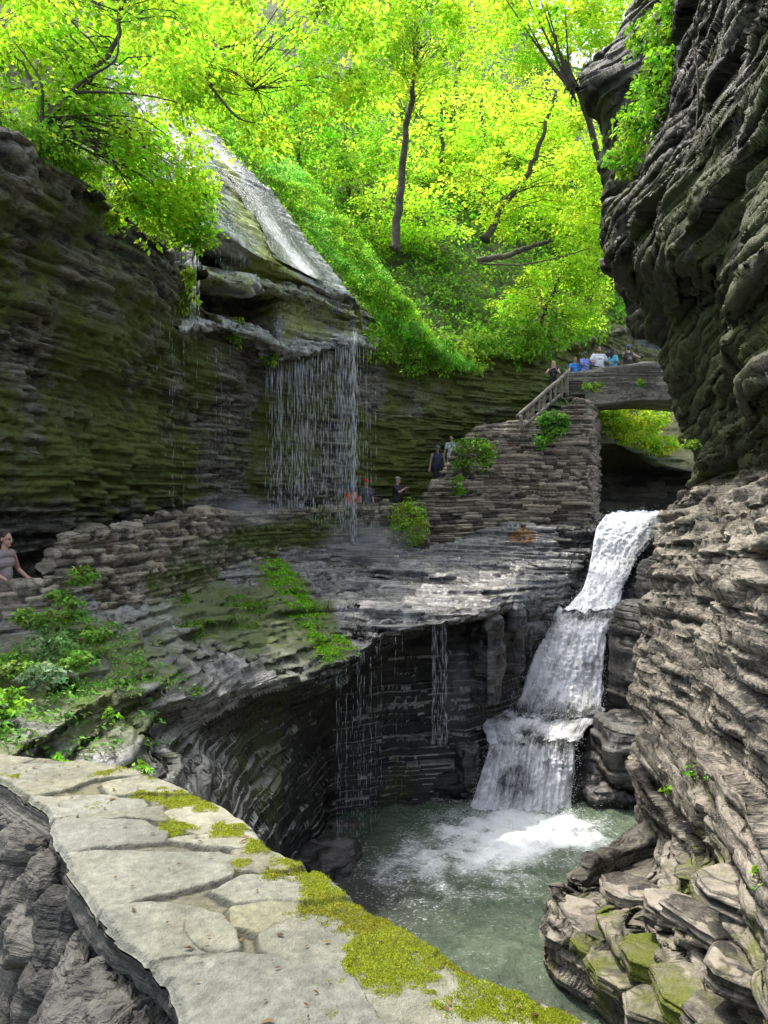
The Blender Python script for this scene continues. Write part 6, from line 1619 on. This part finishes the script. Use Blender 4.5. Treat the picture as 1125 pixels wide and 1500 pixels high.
rain('waterfall', 'thin white fall in front of the grotto near the carved rock fin', [(634, 908, 17.9), (654, 905, 18.1)], -5.4, 34, .007, .018, .75, .08, .5, jig=.05)
rain('waterfall', 'sparse drips falling from the terrace lip into the dark grotto', [(490, 972, 15.3), (520, 950, 15.9), (548, 932, 16.6), (590, 915, 17.2)], -6.8, 44, .005, .010, .5, .05, .35, cluster=([.5, 1.4, 1.9], .1, .4), jig=.06)

ve = [P(*c) for c in [(395, 528, 22.35), (430, 524, 22.95), (470, 514, 23.75), (505, 502, 24.55), (545, 500, 25.75)]]
flow_obj('waterfall', np.array([[p * 1.0 + [0, 0, dz if dz == 0 else dz * (p[2] + .5)] for p in ve] for dz in (0, -.33, -.66, -1.0)]), 0.05, 499, 0.03, 'thin see-through veil of water within the drop curtain', foam=0.06, ab=0.17, vs=0.10, edge=0.1)
# water running down the steps below the curtain
Cw = net([[(512, 742, 25.0), (530, 742, 25.05), (552, 742, 25.1)], [(512, 778, 24.6), (540, 780, 24.65), (566, 780, 24.7)], [(492, 797, 24.4), (530, 799, 24.3), (575, 799, 24.3)], [(468, 808, 23.9), (520, 810, 23.8), (580, 809, 23.8)], [(440, 818, 23.2), (510, 822, 23.1), (590, 818, 23.2)]])
flow_obj('waterfall', Cw, 0.03, 491, 0.03, 'thin sheet of water spilling down the wet steps', foam=-0.15, edge=0.25)

WATER_SLAB = C_SLAB[::-1].copy(); WATER_SLAB[..., 2] += 0.06
flow_obj('waterfall', WATER_SLAB, 0.04, 495, 0.02, 'shining sheet of water sliding down the pale rock slab', maskfn=lambda G, u, v: -0.12 + 0.26 * np.cos(u * 9.5 + 0.4)[None, :] + 0.25 * fbm(G, 0.8, 3, 6) + 0 * v[:, None], edge=0.2, streak=0.5)  # white streaks in the foam mask paint in the sky's reflection
# mist where the falling water lands
def mist(name, c, r, dens, label, seed):
    bm = bmesh.new(); bmesh.ops.create_icosphere(bm, subdivisions=3, radius=1.0)
    me = bpy.data.meshes.new(name); bm.to_mesh(me); bm.free()
    o = link(name, me, mist_mat('mist_' + str(seed), dens))
    o.location = c; o.scale = r
    return tag(o, label, 'mist', kind='stuff')
mist('mist', P(530, 790, 23.6), (2.0, 1.5, 0.8), 0.5, 'pale mist at the foot of the wide drop curtain', 1)
mist('mist', P(345, 750, 19.4), (1.6, 1.7, 0.6), 0.55, 'pale mist rising over the mossy wall top', 2)
mist('mist', P(665, 1010, 18.0), (0.6, 0.6, 1.5), 0.45, 'thin mist round the grotto fall', 3)

# ================================================================== camera and light
cam_d = bpy.data.cameras.new('camera')
cam = bpy.data.objects.new('camera', cam_d)
COL.objects.link(cam)
cam.location = (0, 0, 0)
cam.rotation_euler = (R(90), 0, 0)
cam_d.sensor_fit = 'VERTICAL'
cam_d.sensor_height = 24.0
cam_d.lens = 24.0 * F / 1500.0
cam_d.clip_start = 0.05
cam_d.clip_end = 2000
scene.camera = cam

SUN_EL, SUN_AZ = R(67), R(-45)     # azimuth measured from +Y (ahead) towards +X
sd = np.array([math.sin(SUN_AZ) * math.cos(SUN_EL), math.cos(SUN_AZ) * math.cos(SUN_EL), math.sin(SUN_EL)])
w = bpy.data.worlds.new('World')
scene.world = w
w.use_nodes = True
wt = w.node_tree
wt.nodes.clear()
sky = wt.nodes.new('ShaderNodeTexSky')
sky.sky_type = 'NISHITA'
sky.sun_disc = False
sky.sun_elevation = SUN_EL
sky.sun_rotation = SUN_AZ
sky.dust_density = 3.5
sky.air_density = 1.0
bg = wt.nodes.new('ShaderNodeBackground')
bg.inputs['Strength'].default_value = 0.6
wo = wt.nodes.new('ShaderNodeOutputWorld')
hs = wt.nodes.new('ShaderNodeHueSaturation')
hs.inputs['Saturation'].default_value = 0.6
wt.links.new(sky.outputs[0], hs.inputs['Color'])
wt.links.new(hs.outputs[0], bg.inputs[0])
wt.links.new(bg.outputs[0], wo.inputs[0])
sl = bpy.data.lights.new('sun', 'SUN')
sl.energy = 4.4
sl.angle = R(0.6)
sl.color = (1.0, 0.955, 0.88)
so = bpy.data.objects.new('sun', sl)
COL.objects.link(so)
so.rotation_euler = Vector(sd).to_track_quat('Z', 'Y').to_euler()
scene.view_settings.view_transform = 'Standard'
scene.view_settings.look = 'None'
scene.view_settings.exposure = 0
scene.view_settings.gamma = 1.0
scene.render.engine = 'CYCLES'
scene.cycles.max_bounces = 8
scene.cycles.diffuse_bounces = 4
scene.cycles.transparent_max_bounces = 16
scene.cycles.use_denoising = True
